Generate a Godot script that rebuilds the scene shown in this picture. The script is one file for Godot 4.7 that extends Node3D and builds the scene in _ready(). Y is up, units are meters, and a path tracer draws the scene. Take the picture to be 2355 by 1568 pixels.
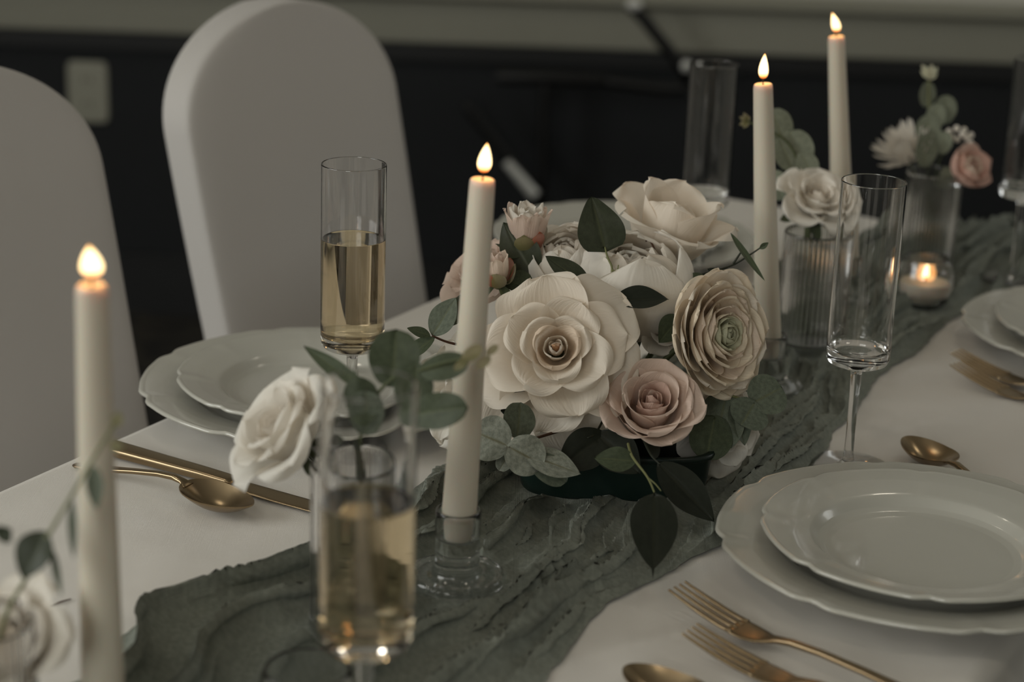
extends Node3D
# A dressed wedding table seen from its corner: S runs along the table, T across it, H is the height above the cloth.

const ORIGIN := Vector3(-0.3683, 0.75, -1.3028)
const ALONG := Vector3(0.4893, 0.0, -0.8721)
const ACROSS := Vector3(0.8721, 0.0, 0.4893)
const UP := Vector3(0, 1, 0)
const VIEW := Vector3(0.0, 0.31, 0.951)   # from the bouquet towards where one stands
const RIGHT := Vector3(1, 0, 0)

var M := {}
var rng := RandomNumberGenerator.new()
var used := {}
var N1 := FastNoiseLite.new()
var N2 := FastNoiseLite.new()


func _ready() -> void:
	# ---- camera, sky, light, exposure
	var cam := Camera3D.new()
	cam.name = "camera"
	var p := 0.3155
	var r := 0.0359
	var fwd := Vector3(0, -sin(p), -cos(p))
	var cu := Vector3(0, cos(p), -sin(p))
	var cr := Vector3(1, 0, 0) * cos(r) + cu * sin(r)
	var cup := Vector3(-1, 0, 0) * sin(r) + cu * cos(r)
	cam.transform = Transform3D(Basis(cr, cup, -fwd), Vector3(0, 1.2993, 0))
	var at := CameraAttributesPhysical.new()
	at.frustum_focal_length = 68.2
	at.frustum_focus_distance = 1.40
	at.exposure_aperture = 4.6
	at.frustum_near = 0.05
	at.frustum_far = 50.0
	cam.attributes = at
	cam.fov = 19.96
	add_child(cam)

	var we := WorldEnvironment.new()
	we.name = "environment"
	var env := Environment.new()
	env.background_mode = Environment.BG_COLOR
	env.background_color = Color(0.80, 0.84, 0.88)
	env.tonemap_mode = Environment.TONE_MAPPER_LINEAR
	env.tonemap_exposure = 1.0
	env.sdfgi_enabled = true
	env.ssao_enabled = true
	env.ssil_enabled = true
	we.environment = env
	add_child(we)

	var day := AreaLight3D.new()
	day.name = "window_daylight"
	day.area_size = Vector2(1.8, 1.3)
	day.area_normalize_energy = true
	day.light_energy = 3.6
	day.light_color = Color(0.99, 0.99, 0.965)
	day.shadow_enabled = true
	day.position = Vector3(-2.62, 1.85, -0.6)
	day.rotation = Vector3(0, -PI / 2, 0)
	add_child(day)
	var day2 := AreaLight3D.new()
	day2.name = "window_daylight_right"
	day2.area_size = Vector2(0.9, 1.3)
	day2.area_normalize_energy = true
	day2.light_energy = 0.75
	day2.light_color = Color(0.99, 0.99, 0.965)
	day2.shadow_enabled = true
	day2.position = Vector3(2.92, 1.85, -2.6)
	day2.rotation = Vector3(0, PI / 2, 0)
	add_child(day2)
	var day3 := AreaLight3D.new()
	day3.name = "window_daylight_front"
	day3.area_size = Vector2(1.2, 1.3)
	day3.area_normalize_energy = true
	day3.light_energy = 2.9
	day3.light_color = Color(0.99, 0.99, 0.965)
	day3.shadow_enabled = true
	day3.position = Vector3(-1.2, 1.85, 2.32)
	add_child(day3)

	rng.seed = 7
	N1.seed = 3
	N1.noise_type = FastNoiseLite.TYPE_SIMPLEX_SMOOTH
	N1.frequency = 1.0
	N1.fractal_type = FastNoiseLite.FRACTAL_NONE
	N2.seed = 11
	N2.noise_type = FastNoiseLite.TYPE_SIMPLEX_SMOOTH
	N2.frequency = 1.0
	N2.fractal_type = FastNoiseLite.FRACTAL_NONE
	materials()
	room()
	for x in [-0.9, 0.9]:
		for z in [-2.4, 0.0]:
			ceiling_lamp(Vector3(x, 2.74, z), ("towards the back wall" if z < -1.0 else "towards the viewer") + (", on the window side" if x < 0 else ", on the far side from the wide window"))
	table()
	runner()
	chairs()
	plates()
	glasses()
	candles()
	vases()
	bouquet()
	bud_vase_flowers()
	cutlery()
	back_of_room()


# ------------------------------------------------------------------ helpers
func tp(s: float, t: float, h := 0.0) -> Vector3:
	return ORIGIN + ALONG * s + ACROSS * t + UP * h


func wp(x: float, h: float, z: float) -> Vector3:
	return Vector3(x, 0.75 + h, z)


func numbered(called: String) -> String:
	if not used.has(called):
		used[called] = 0
		return called
	used[called] += 1
	return "%s_%03d" % [called, used[called]]


func tag(o: Node, label: String, category: String, group := "", kind := "") -> void:
	o.set_meta("label", label)
	if category:
		o.set_meta("category", category)
	if group:
		o.set_meta("group", group)
	if kind:
		o.set_meta("kind", kind)


func thing(called: String, label: String, category: String, where: Vector3, basis := Basis(), group := "") -> Node3D:
	var o := Node3D.new()
	o.name = numbered(called)
	o.transform = Transform3D(basis, where)
	add_child(o)
	tag(o, label, category, group)
	return o


func part(called: String, mesh: Mesh, mat: Material, parent: Node, xf := Transform3D()) -> MeshInstance3D:
	var o := MeshInstance3D.new()
	o.name = called if parent != self else numbered(called)
	o.mesh = mesh
	o.material_override = mat
	o.transform = xf
	o.cast_shadow = GeometryInstance3D.SHADOW_CASTING_SETTING_ON
	parent.add_child(o, true)
	return o


func struct(called: String, mesh: Mesh, mat: Material, label: String, xf := Transform3D()) -> MeshInstance3D:
	var o := part(called, mesh, mat, self, xf)
	tag(o, label, "", "", "structure")
	return o


func frame(axis: Vector3, spin := 0.0) -> Basis:
	var y := axis.normalized()
	var x := y.cross(Vector3(0.03, 0.2, 1)).normalized()
	if x.length() < 0.5:
		x = Vector3(1, 0, 0)
	var z := x.cross(y).normalized()
	return Basis(x, y, z) * Basis(UP, spin)


class MB:
	var v := PackedVector3Array()
	var n := PackedVector3Array()
	var uv := PackedVector2Array()
	var idx := PackedInt32Array()

	# a sheet f(u, v) of nu x nv cells; its front is du x dv unless flipped
	func grid(f: Callable, nu: int, nv: int, flip := false, wrap := false) -> MB:
		var base := v.size()
		var P: Array[Vector3] = []
		for j in nv + 1:
			for i in nu + 1:
				P.append(f.call(float(i) / nu, float(j) / nv))
		var w := nu + 1
		for j in nv + 1:
			for i in w:
				var i0 := i - 1
				var i1 := i + 1
				if wrap:
					i0 = (i - 1 + nu) % nu
					i1 = (i + 1) % nu
				i0 = maxi(i0, 0)
				i1 = mini(i1, nu)
				var j0 := maxi(j - 1, 0)
				var j1 := mini(j + 1, nv)
				var du := P[j * w + i1] - P[j * w + i0]
				var dv := P[j1 * w + i] - P[j0 * w + i]
				if du.length_squared() < 1e-16:
					var jj := j + 1 if j < nv / 2 else j - 1
					du = P[jj * w + i1] - P[jj * w + i0]
				var nn := du.cross(dv).normalized()
				if flip:
					nn = -nn
				v.append(P[j * w + i])
				n.append(nn)
				uv.append(Vector2(float(i) / nu, float(j) / nv))
		for j in nv:
			for i in nu:
				var a := base + j * w + i
				var b := a + 1
				var c := a + w
				var d := c + 1
				if flip:
					idx.append_array(PackedInt32Array([a, b, c, b, d, c]))
				else:
					idx.append_array(PackedInt32Array([a, c, b, b, c, d]))
		return self

	func lathe(pr: PackedVector2Array, nu := 40, bend = null) -> MB:
		var m := pr.size() - 1
		return grid(func(a: float, b: float) -> Vector3:
			var q := pr[roundi(b * m)]
			var th := a * TAU
			var rr := q.x
			if bend != null:
				rr = bend.call(q, th)
			return Vector3(rr * cos(th), q.y, rr * sin(th)), nu, m, true, true)

	# tube along points; sizes are (half width, half thickness) at each, flat side up
	func sweep(pts: PackedVector3Array, sizes: PackedVector2Array, nu := 10, square := 2.0, upv := Vector3(0, 1, 0)) -> MB:
		var m := pts.size() - 1
		var fr: Array[Basis] = []
		for k in m + 1:
			var d := (pts[mini(k + 1, m)] - pts[maxi(k - 1, 0)]).normalized()
			var sd := d.cross(upv)
			if sd.length() < 0.02:
				sd = d.cross(Vector3(1, 0, 0))
			sd = sd.normalized()
			fr.append(Basis(sd, sd.cross(d).normalized(), d))
		grid(func(a: float, b: float) -> Vector3:
			var k := clampi(roundi(b * (m + 2)) - 1, 0, m)
			var e := 1.0 if roundi(b * (m + 2)) == k + 1 else 0.001
			var th := -a * TAU
			var c := cos(th)
			var s := sin(th)
			var x := signf(c) * pow(absf(c), 2.0 / square)
			var y := signf(s) * pow(absf(s), 2.0 / square)
			return pts[k] + fr[k].x * x * sizes[k].x * e + fr[k].y * y * sizes[k].y * e, nu, m + 2, false, true)
		return self

	func box(lo: Vector3, hi: Vector3) -> MB:
		for f in 6:
			var ax := f / 2
			var sgn := 1.0 if f % 2 == 0 else -1.0
			var nn := Vector3()
			nn[ax] = sgn
			var a := Vector3()
			a[(ax + 1) % 3] = 1.0
			var b := nn.cross(a)
			var base := v.size()
			var c := (lo + hi) / 2
			var h := (hi - lo) / 2
			for q in [[-1, -1], [1, -1], [1, 1], [-1, 1]]:
				v.append(c + (nn + a * q[0] + b * q[1]) * h)
				n.append(nn)
				uv.append(Vector2(q[0] * 0.5 + 0.5, q[1] * 0.5 + 0.5))
			idx.append_array(PackedInt32Array([base, base + 2, base + 1, base, base + 3, base + 2]))
		return self

	func done() -> ArrayMesh:
		var arr := []
		arr.resize(Mesh.ARRAY_MAX)
		arr[Mesh.ARRAY_VERTEX] = v
		arr[Mesh.ARRAY_NORMAL] = n
		arr[Mesh.ARRAY_TEX_UV] = uv
		arr[Mesh.ARRAY_INDEX] = idx
		var am := ArrayMesh.new()
		am.add_surface_from_arrays(Mesh.PRIMITIVE_TRIANGLES, arr)
		return am


func bxm(lo: Vector3, hi: Vector3) -> ArrayMesh:
	return MB.new().box(lo, hi).done()


func pts2(a: Array) -> PackedVector2Array:
	var o := PackedVector2Array()
	for q in a:
		o.append(Vector2(q[0], q[1]))
	return o


# corners of a profile doubled so that they stay crisp
func crisp(a: Array) -> PackedVector2Array:
	var o := PackedVector2Array()
	for k in a.size():
		var q := Vector2(a[k][0], a[k][1])
		if k > 0 and k < a.size() - 1:
			var pv := Vector2(a[k - 1][0], a[k - 1][1])
			var nx := Vector2(a[k + 1][0], a[k + 1][1])
			var e1 := minf(0.0006, q.distance_to(pv) * 0.3)
			var e2 := minf(0.0006, q.distance_to(nx) * 0.3)
			o.append(q + (pv - q).normalized() * e1)
			o.append(q + (nx - q).normalized() * e2)
		else:
			o.append(q)
	return o


func curve_pts(a: Array, k := 6) -> PackedVector3Array:
	var c := Curve3D.new()
	for i in a.size():
		var t: Vector3 = (a[mini(i + 1, a.size() - 1)] - a[maxi(i - 1, 0)]) / 6.0
		c.add_point(a[i], -t, t)
	var o := PackedVector3Array()
	for i in a.size() - 1:
		for j in k:
			o.append(c.sample(i, float(j) / k))
	o.append(a[a.size() - 1])
	return o


func tube(a: Array, r0: float, r1: float, nu := 8) -> ArrayMesh:
	var q := curve_pts(a)
	var sz := PackedVector2Array()
	for k in q.size():
		var w := lerpf(r0, r1, float(k) / (q.size() - 1))
		sz.append(Vector2(w, w))
	return MB.new().sweep(q, sz, nu).done()


func sm(a: float, b: float, x: float) -> float:
	var t := clampf((x - a) / (b - a), 0.0, 1.0)
	return t * t * (3.0 - 2.0 * t)


# ------------------------------------------------------------------ materials
func std(name_: String, c: Color, rough := 0.8, metal := 0.0) -> StandardMaterial3D:
	var m := StandardMaterial3D.new()
	m.resource_name = name_
	m.albedo_color = c
	m.roughness = rough
	m.metallic = metal
	M[name_] = m
	return m


func noise_tex(freq: float, oct := 4, size := 256, ramp: Array = []) -> NoiseTexture2D:
	var nz := FastNoiseLite.new()
	nz.seed = 5
	nz.noise_type = FastNoiseLite.TYPE_SIMPLEX_SMOOTH
	nz.frequency = freq
	nz.fractal_octaves = oct
	var t := NoiseTexture2D.new()
	t.noise = nz
	t.width = size
	t.height = size
	t.seamless = true
	if ramp:
		var g := Gradient.new()
		g.offsets = PackedFloat32Array([0.25, 0.75])
		g.colors = PackedColorArray([ramp[0], ramp[1]])
		t.color_ramp = g
	return t


func weave(size: int, threads: int, loose: float) -> ImageTexture:
	var im := Image.create(size, size, false, Image.FORMAT_RGB8)
	var rg := RandomNumberGenerator.new()
	rg.seed = 4
	var jx: Array[float] = []
	var jy: Array[float] = []
	for i in threads:
		jx.append(1.0 - loose * rg.randf())
		jy.append(1.0 - loose * rg.randf())
	for y in size:
		for x in size:
			var fx := float(x) / size * threads
			var fy := float(y) / size * threads
			var a := absf(sin(fx * PI)) * jx[int(fx) % threads]
			var b := absf(sin(fy * PI)) * jy[int(fy) % threads]
			var over := (int(fx) + int(fy)) % 2 == 0
			var h := a * (1.0 if over else 0.7)
			h = maxf(h, b * (0.7 if over else 1.0))
			im.set_pixel(x, y, Color(h, h, h))
	return ImageTexture.create_from_image(im)


# pale blade with midrib and side veins, drawn as the markings a leaf carries
func leaf_tex(c: Color, vein: Color, mottle: float, side: int) -> ImageTexture:
	var im := Image.create(128, 128, false, Image.FORMAT_RGB8)
	for y in 128:
		for x in 128:
			var u := x / 127.0 * 2.0 - 1.0
			var vv := y / 127.0
			var k := clampf(0.5 + mottle * (N1.get_noise_2d(x * 0.05, y * 0.05) + 0.7 * N2.get_noise_2d(x * 0.16, y * 0.16) + 0.4 * N1.get_noise_2d(x * 0.5, y * 0.5)), 0.0, 1.0)
			var q := c.lerp(Color(c.r * 1.45 + 0.03, c.g * 1.42 + 0.03, c.b * 1.42 + 0.03), k)
			var rib := exp(-pow(u / (0.035 + 0.03 * (1.0 - vv)), 2.0))
			var sv := absf(sin((vv - 0.35 * absf(u)) * PI * side))
			rib = maxf(rib, 0.3 * exp(-pow(sv / 0.12, 2.0)) * (1.0 - absf(u) * 0.6))
			im.set_pixel(x, y, q.lerp(vein, rib * 0.6))
	return ImageTexture.create_from_image(im)


func petal_mat(name_: String, c: Color) -> void:
	var m := std(name_, c, 0.62)
	m.backlight_enabled = true
	m.backlight = Color(0.80, 0.77, 0.73)
	m.heightmap_enabled = true
	m.heightmap_texture = M["petal_veins"]
	m.heightmap_scale = 0.035
	m.rim_enabled = true
	m.rim = 0.25


func leaf_mat(name_: String, tex: Texture2D, rough: float, tint := Color.WHITE) -> void:
	var m := std(name_, tint, rough)
	m.albedo_texture = tex
	m.backlight_enabled = true
	m.backlight = Color(0.10, 0.12, 0.08)
	m.metallic_specular = 0.3


func materials() -> void:
	var w := weave(256, 32, 0.35)
	var cloth := std("table_linen", Color(0.86, 0.845, 0.82), 0.9)
	cloth.heightmap_enabled = true
	cloth.heightmap_texture = w
	cloth.heightmap_scale = 0.02
	cloth.uv1_triplanar = true
	cloth.uv1_world_triplanar = true
	cloth.uv1_scale = Vector3(55, 55, 55)
	cloth.rim_enabled = true
	cloth.rim = 0.2
	var g := std("gauze", Color(0.525, 0.545, 0.505), 0.95)
	g.albedo_texture = noise_tex(0.02, 5, 256, [Color(0.86, 0.86, 0.86), Color(1, 1, 1)])
	g.heightmap_enabled = true
	g.heightmap_texture = weave(256, 28, 0.7)
	g.heightmap_scale = 0.05
	g.uv1_triplanar = true
	g.uv1_world_triplanar = true
	g.uv1_scale = Vector3(38, 38, 38)
	g.rim_enabled = true
	g.rim = 0.25
	g.backlight_enabled = true
	g.backlight = Color(0.3, 0.32, 0.3)
	var sp := std("spandex", Color(0.74, 0.725, 0.71), 0.75)
	sp.heightmap_enabled = true
	sp.heightmap_texture = w
	sp.heightmap_scale = 0.01
	sp.uv1_triplanar = true
	sp.uv1_scale = Vector3(60, 60, 60)
	sp.rim_enabled = true
	sp.rim = 0.3
	var ch := std("china", Color(0.715, 0.71, 0.675), 0.22)
	ch.clearcoat_enabled = true
	ch.clearcoat = 0.6
	ch.clearcoat_roughness = 0.05
	var gl := std("glass", Color(1, 1, 1, 0.0), 0.0)
	gl.refraction_enabled = true
	gl.refraction_scale = 0.05
	var wine := std("wine", Color(0.985, 0.91, 0.77, 0.0), 0.0)
	wine.refraction_enabled = true
	wine.refraction_scale = 0.034
	var wax := std("wax", Color(0.80, 0.775, 0.71), 0.45)
	wax.subsurf_scatter_enabled = true
	wax.subsurf_scatter_strength = 0.22
	std("wick", Color(0.05, 0.04, 0.035), 0.9)
	var fl := std("flame", Color(0, 0, 0), 1.0)
	fl.emission_enabled = true
	fl.emission = Color.WHITE
	fl.emission_energy_multiplier = 3.0
	fl.emission_operator = BaseMaterial3D.EMISSION_OP_MULTIPLY
	var gr := Gradient.new()
	gr.offsets = PackedFloat32Array([0.0, 0.12, 0.3, 0.75, 1.0])
	gr.colors = PackedColorArray([Color(0.25, 0.1, 0.05), Color(0.75, 0.36, 0.12), Color(1, 0.86, 0.62), Color(1, 0.88, 0.66), Color(0.95, 0.6, 0.25)])
	var gt := GradientTexture2D.new()
	gt.gradient = gr
	gt.width = 8
	gt.height = 64
	gt.fill_from = Vector2(0, 0)
	gt.fill_to = Vector2(0, 1)
	fl.emission_texture = gt
	std("gold", Color(0.615, 0.54, 0.43), 0.27, 1.0)
	var dish := std("green_plastic", Color(0.06, 0.13, 0.11), 0.35)
	dish.metallic_specular = 0.5
	std("foam", Color(0.07, 0.10, 0.06), 1.0)
	# petals
	var pv := FastNoiseLite.new()
	pv.seed = 9
	pv.frequency = 0.03
	var pt := Image.create(128, 128, false, Image.FORMAT_RGB8)
	for y in 128:
		for x in 128:
			var h := 0.5 + 0.5 * pv.get_noise_2d(x * 6.0, y * 0.5)
			pt.set_pixel(x, y, Color(h, h, h))
	M["petal_veins"] = ImageTexture.create_from_image(pt)
	petal_mat("cream", Color(0.93, 0.90, 0.85))
	petal_mat("peach_cream", Color(0.94, 0.87, 0.79))
	petal_mat("apricot", Color(0.91, 0.73, 0.57))
	petal_mat("ivory", Color(0.92, 0.90, 0.86))
	petal_mat("white", Color(0.93, 0.92, 0.89))
	petal_mat("blush", Color(0.875, 0.79, 0.74))
	petal_mat("dusty_pink", Color(0.845, 0.72, 0.67))
	petal_mat("deep_pink", Color(0.80, 0.59, 0.53))
	petal_mat("butter", Color(0.945, 0.895, 0.81))
	petal_mat("peach_edge", Color(0.94, 0.875, 0.81))
	petal_mat("celadon", Color(0.80, 0.81, 0.70))
	petal_mat("salmon", Color(0.90, 0.74, 0.69))
	petal_mat("rust", Color(0.66, 0.30, 0.16))
	petal_mat("bud_green", Color(0.42, 0.42, 0.22))
	leaf_mat("leaf_dark", leaf_tex(Color(0.165, 0.185, 0.14), Color(0.30, 0.32, 0.22), 0.15, 9), 0.38)
	leaf_mat("leaf_mid", leaf_tex(Color(0.205, 0.235, 0.175), Color(0.36, 0.38, 0.26), 0.2, 8), 0.45)
	leaf_mat("leaf_euca", leaf_tex(Color(0.29, 0.318, 0.275), Color(0.40, 0.41, 0.30), 0.22, 7), 0.6)
	leaf_mat("leaf_sage", leaf_tex(Color(0.37, 0.395, 0.345), Color(0.46, 0.47, 0.36), 0.2, 7), 0.6)
	leaf_mat("leaf_silver", leaf_tex(Color(0.43, 0.45, 0.415), Color(0.38, 0.36, 0.25), 0.28, 7), 0.65)
	leaf_mat("leaf_deep", leaf_tex(Color(0.10, 0.115, 0.09), Color(0.17, 0.18, 0.13), 0.15, 10), 0.42)
	std("stem_green", Color(0.27, 0.30, 0.17), 0.6)
	std("stem_dark", Color(0.13, 0.15, 0.09), 0.6)
	std("stem_pale", Color(0.42, 0.43, 0.27), 0.6)
	std("stem_brown", Color(0.28, 0.17, 0.09), 0.7)
	# room
	var wall := std("navy_paint", Color(0.064, 0.078, 0.092), 0.8)
	wall.albedo_texture = noise_tex(0.01, 4, 256, [Color(0.93, 0.93, 0.93), Color(1, 1, 1)])
	wall.uv1_triplanar = true
	wall.uv1_world_triplanar = true
	std("greige_paint", Color(0.74, 0.73, 0.69), 0.85)
	std("trim_paint", Color(0.56, 0.555, 0.505), 0.6)
	std("dark_trim", Color(0.06, 0.065, 0.07), 0.6)
	std("ceiling_paint", Color(0.80, 0.79, 0.76), 0.9)
	var fl2 := std("carpet", Color(0.20, 0.19, 0.17), 1.0)
	fl2.albedo_texture = noise_tex(0.03, 3, 256, [Color(0.35, 0.36, 0.38), Color(1, 0.96, 0.88)])
	fl2.uv1_triplanar = true
	fl2.uv1_world_triplanar = true
	fl2.uv1_scale = Vector3(1.4, 1.4, 1.4)
	std("white_plastic", Color(0.58, 0.575, 0.52), 0.5)
	std("slot_dark", Color(0.12, 0.11, 0.10), 0.7)
	std("black_metal", Color(0.02, 0.02, 0.022), 0.5, 0.2)
	std("pale_metal", Color(0.85, 0.85, 0.83), 0.35, 0.3)
	var lamp := std("lamp_glow", Color(0.9, 0.9, 0.88), 0.6)
	lamp.emission_enabled = true
	lamp.emission = Color(1.0, 0.95, 0.86)
	lamp.emission_energy_multiplier = 4.0
	var pane := std("window_pane", Color(1, 1, 1, 0.05), 0.02)
	pane.transparency = BaseMaterial3D.TRANSPARENCY_ALPHA
	std("wood_leg", Color(0.3, 0.3, 0.3), 0.5)


# ------------------------------------------------------------------ room
func room() -> void:
	var x0 := -2.7
	var x1 := 3.0
	var z0 := -4.1
	var z1 := 2.4
	var top := 2.8
	struct("floor", bxm(Vector3(x0 - 0.2, -0.1, z0 - 0.2), Vector3(x1 + 0.2, 0, z1 + 0.2)), M.carpet, "dark patterned carpet floor of the room")
	struct("ceiling", bxm(Vector3(x0 - 0.2, top, z0 - 0.2), Vector3(x1 + 0.2, top + 0.15, z1 + 0.2)), M.ceiling_paint, "plain pale ceiling above the table")
	var wb := struct("wall_back", bxm(Vector3(x0 - 0.2, 0, z0 - 0.2), Vector3(x1 + 0.2, 0.62, z0)), M.navy_paint, "dark navy painted lower wall behind the table")
	part("upper_wall", bxm(Vector3(x0 - 0.2, 0.62, z0 - 0.2), Vector3(x1 + 0.2, top, z0)), M.greige_paint, wb)
	var wr := MB.new()
	wr.box(Vector3(x1, 0, z0), Vector3(x1 + 0.2, 1.2, z1))
	wr.box(Vector3(x1, 2.5, z0), Vector3(x1 + 0.2, top, z1))
	wr.box(Vector3(x1, 1.2, z0), Vector3(x1 + 0.2, 2.5, -3.05))
	wr.box(Vector3(x1, 1.2, -2.15), Vector3(x1 + 0.2, 2.5, z1))
	struct("wall_right", wr.done(), M.greige_paint, "greige wall with a smaller window on the right")
	window("window_2", "smaller daylight window in the right wall", x1 + 0.1, -3.05, -2.15, 1)
	var wf := MB.new()
	wf.box(Vector3(x0 - 0.2, 0, z1), Vector3(x1 + 0.2, 1.2, z1 + 0.2))
	wf.box(Vector3(x0 - 0.2, 2.5, z1), Vector3(x1 + 0.2, top, z1 + 0.2))
	wf.box(Vector3(x0 - 0.2, 1.2, z1), Vector3(-1.8, 2.5, z1 + 0.2))
	wf.box(Vector3(-0.6, 1.2, z1), Vector3(x1 + 0.2, 2.5, z1 + 0.2))
	struct("wall_front", wf.done(), M.greige_paint, "greige wall with a window behind the viewer")
	window("window_3", "daylight window in the wall behind the viewer", 0.0, -1.8, -0.6, 2, Transform3D(Basis(UP, PI / 2), Vector3(0, 0, z1 + 0.1)))
	var wl := MB.new()
	wl.box(Vector3(x0 - 0.2, 0, z0), Vector3(x0, 1.2, z1))
	wl.box(Vector3(x0 - 0.2, 2.5, z0), Vector3(x0, top, z1))
	wl.box(Vector3(x0 - 0.2, 1.2, z0), Vector3(x0, 2.5, -1.5))
	wl.box(Vector3(x0 - 0.2, 1.2, 0.3), Vector3(x0, 2.5, z1))
	struct("wall_left", wl.done(), M.greige_paint, "greige wall with the wide window on the left")
	window("window_1", "wide daylight window in the left wall", x0 - 0.1, -1.5, 0.3, 2)
	# chair rail: a deep moulding with a sloping cap
	var pr := [[0.0, 0.62], [0.022, 0.62], [0.03, 0.628], [0.03, 0.705], [0.036, 0.715], [0.06, 0.72], [0.066, 0.727], [0.06, 0.734], [0.0, 0.742]]
	var rail := MB.new()
	rail.grid(func(a: float, b: float) -> Vector3:
		var q: Array = pr[roundi(b * 8)]
		return Vector3(lerpf(x0, x1, a), q[1], z0 + q[0]), 2, 8)
	struct("trim_1", rail.done(), M.trim_paint, "pale chair rail moulding along the back wall")
	var lip := MB.new()
	lip.box(Vector3(x0, 0.585, z0), Vector3(x1, 0.622, z0 + 0.02))
	struct("trim_2", lip.done(), M.dark_trim, "black strip of moulding under the pale chair rail")
	var bb := MB.new()
	bb.box(Vector3(x0, 0, z0), Vector3(x1, 0.115, z0 + 0.016))
	bb.box(Vector3(x0, 0.115, z0), Vector3(x1, 0.135, z0 + 0.01))
	struct("baseboard_back", bb.done(), M.dark_trim, "dark baseboard at the foot of the back wall")
	# wall outlet
	var o := thing("wall_outlet", "pale wall outlet plate with two sockets on the dark wall", "outlet", Vector3(-0.926, 0.488, z0 + 0.001))
	var plate := MB.new()
	plate.grid(func(a: float, b: float) -> Vector3:
		var rr: float = [0.0, 0.93, 0.98, 1.0, 1.0][roundi(b * 4)]
		var zz: float = [0.007, 0.007, 0.0055, 0.003, 0.0][roundi(b * 4)]
		var th := a * TAU
		var c := cos(th)
		var s := sin(th)
		return Vector3(signf(c) * pow(absf(c), 0.22) * 0.043 * rr, signf(s) * pow(absf(s), 0.22) * 0.066 * rr, zz), 48, 4, true, true)
	part("cover_plate", plate.done(), M.white_plastic, o)
	for y in [0.026, -0.026]:
		var soc := part("socket", bxm(Vector3(-0.017, y - 0.015, 0.004), Vector3(0.017, y + 0.015, 0.0085)), M.white_plastic, o)
		for x in [-0.007, 0.007]:
			part("slot", bxm(Vector3(x - 0.0014, y - 0.003, 0.0084), Vector3(x + 0.0014, y + 0.007, 0.0089)), M.slot_dark, soc)


func window(called: String, label: String, x: float, za: float, zb: float, panes: int, xf := Transform3D()) -> void:
	var win := Node3D.new()
	win.name = called
	win.transform = xf
	add_child(win)
	tag(win, label, "", "", "structure")
	for k in panes:
		part("pane", bxm(Vector3(x - 0.003, 1.23, lerpf(za, zb, float(k) / panes)), Vector3(x + 0.003, 2.47, lerpf(za, zb, (k + 1.0) / panes))), M.window_pane, win)
	var fr := MB.new()
	for k in panes + 1:
		var z := lerpf(za + 0.03, zb - 0.03, float(k) / panes)
		fr.box(Vector3(x - 0.03, 1.2, z - 0.03), Vector3(x + 0.03, 2.5, z + 0.03))
	for y in [1.2, 2.44]:
		fr.box(Vector3(x - 0.03, y, za), Vector3(x + 0.03, y + 0.06, zb))
	part("window_frame", fr.done(), M.ceiling_paint, win)


func ceiling_lamp(where: Vector3, spot: String) -> void:
	var o := thing("ceiling_light", "round white ceiling light " + spot, "lamp", where, Basis(), "ceiling lights out of view")
	part("trim_ring", MB.new().lathe(crisp([[0.11, 0.0], [0.14, 0.0], [0.15, 0.02], [0.15, 0.058], [0.0, 0.058]]), 32).done(), M.ceiling_paint, o)
	part("diffuser", MB.new().lathe(crisp([[0.0, -0.004], [0.10, -0.004], [0.115, 0.008]]), 32).done(), M.lamp_glow, o)
	var l := AreaLight3D.new()
	l.name = "lamp_light"
	l.area_size = Vector2(0.2, 0.2)
	l.area_normalize_energy = true
	l.light_energy = 0.13
	l.light_color = Color(1.0, 0.96, 0.88)
	l.shadow_enabled = true
	l.position = Vector3(0, -0.012, 0)
	l.rotation = Vector3(-PI / 2, 0, 0)
	o.add_child(l)


# ------------------------------------------------------------------ table, cloth, runner
const S0 := -0.68
const S1 := 1.152
const T0 := 0.0
const T1 := 0.70


func cloth_h(s: float, t: float) -> float:
	var h := 0.0007 * N1.get_noise_2d(s * 9.0, t * 14.0) + 0.0004 * N2.get_noise_2d(s * 30.0, t * 22.0)
	# soft creases left by folding and a few diagonal drag lines
	for c in [[0.02, 0.55, 0.34], [0.30, 0.9, 0.12], [0.58, -0.5, 0.92], [0.62, 0.75, 0.30]]:
		var d: float = (t - c[0]) - c[1] * (s - c[2]) * 0.6 + 0.01 * N2.get_noise_2d(s * 4.0, t * 4.0)
		h += 0.0022 * exp(-pow(d / 0.005, 2.0)) * (0.5 + 0.5 * N1.get_noise_2d(s * 3.0 + c[0] * 20.0, t * 3.0))
	return h


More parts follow.
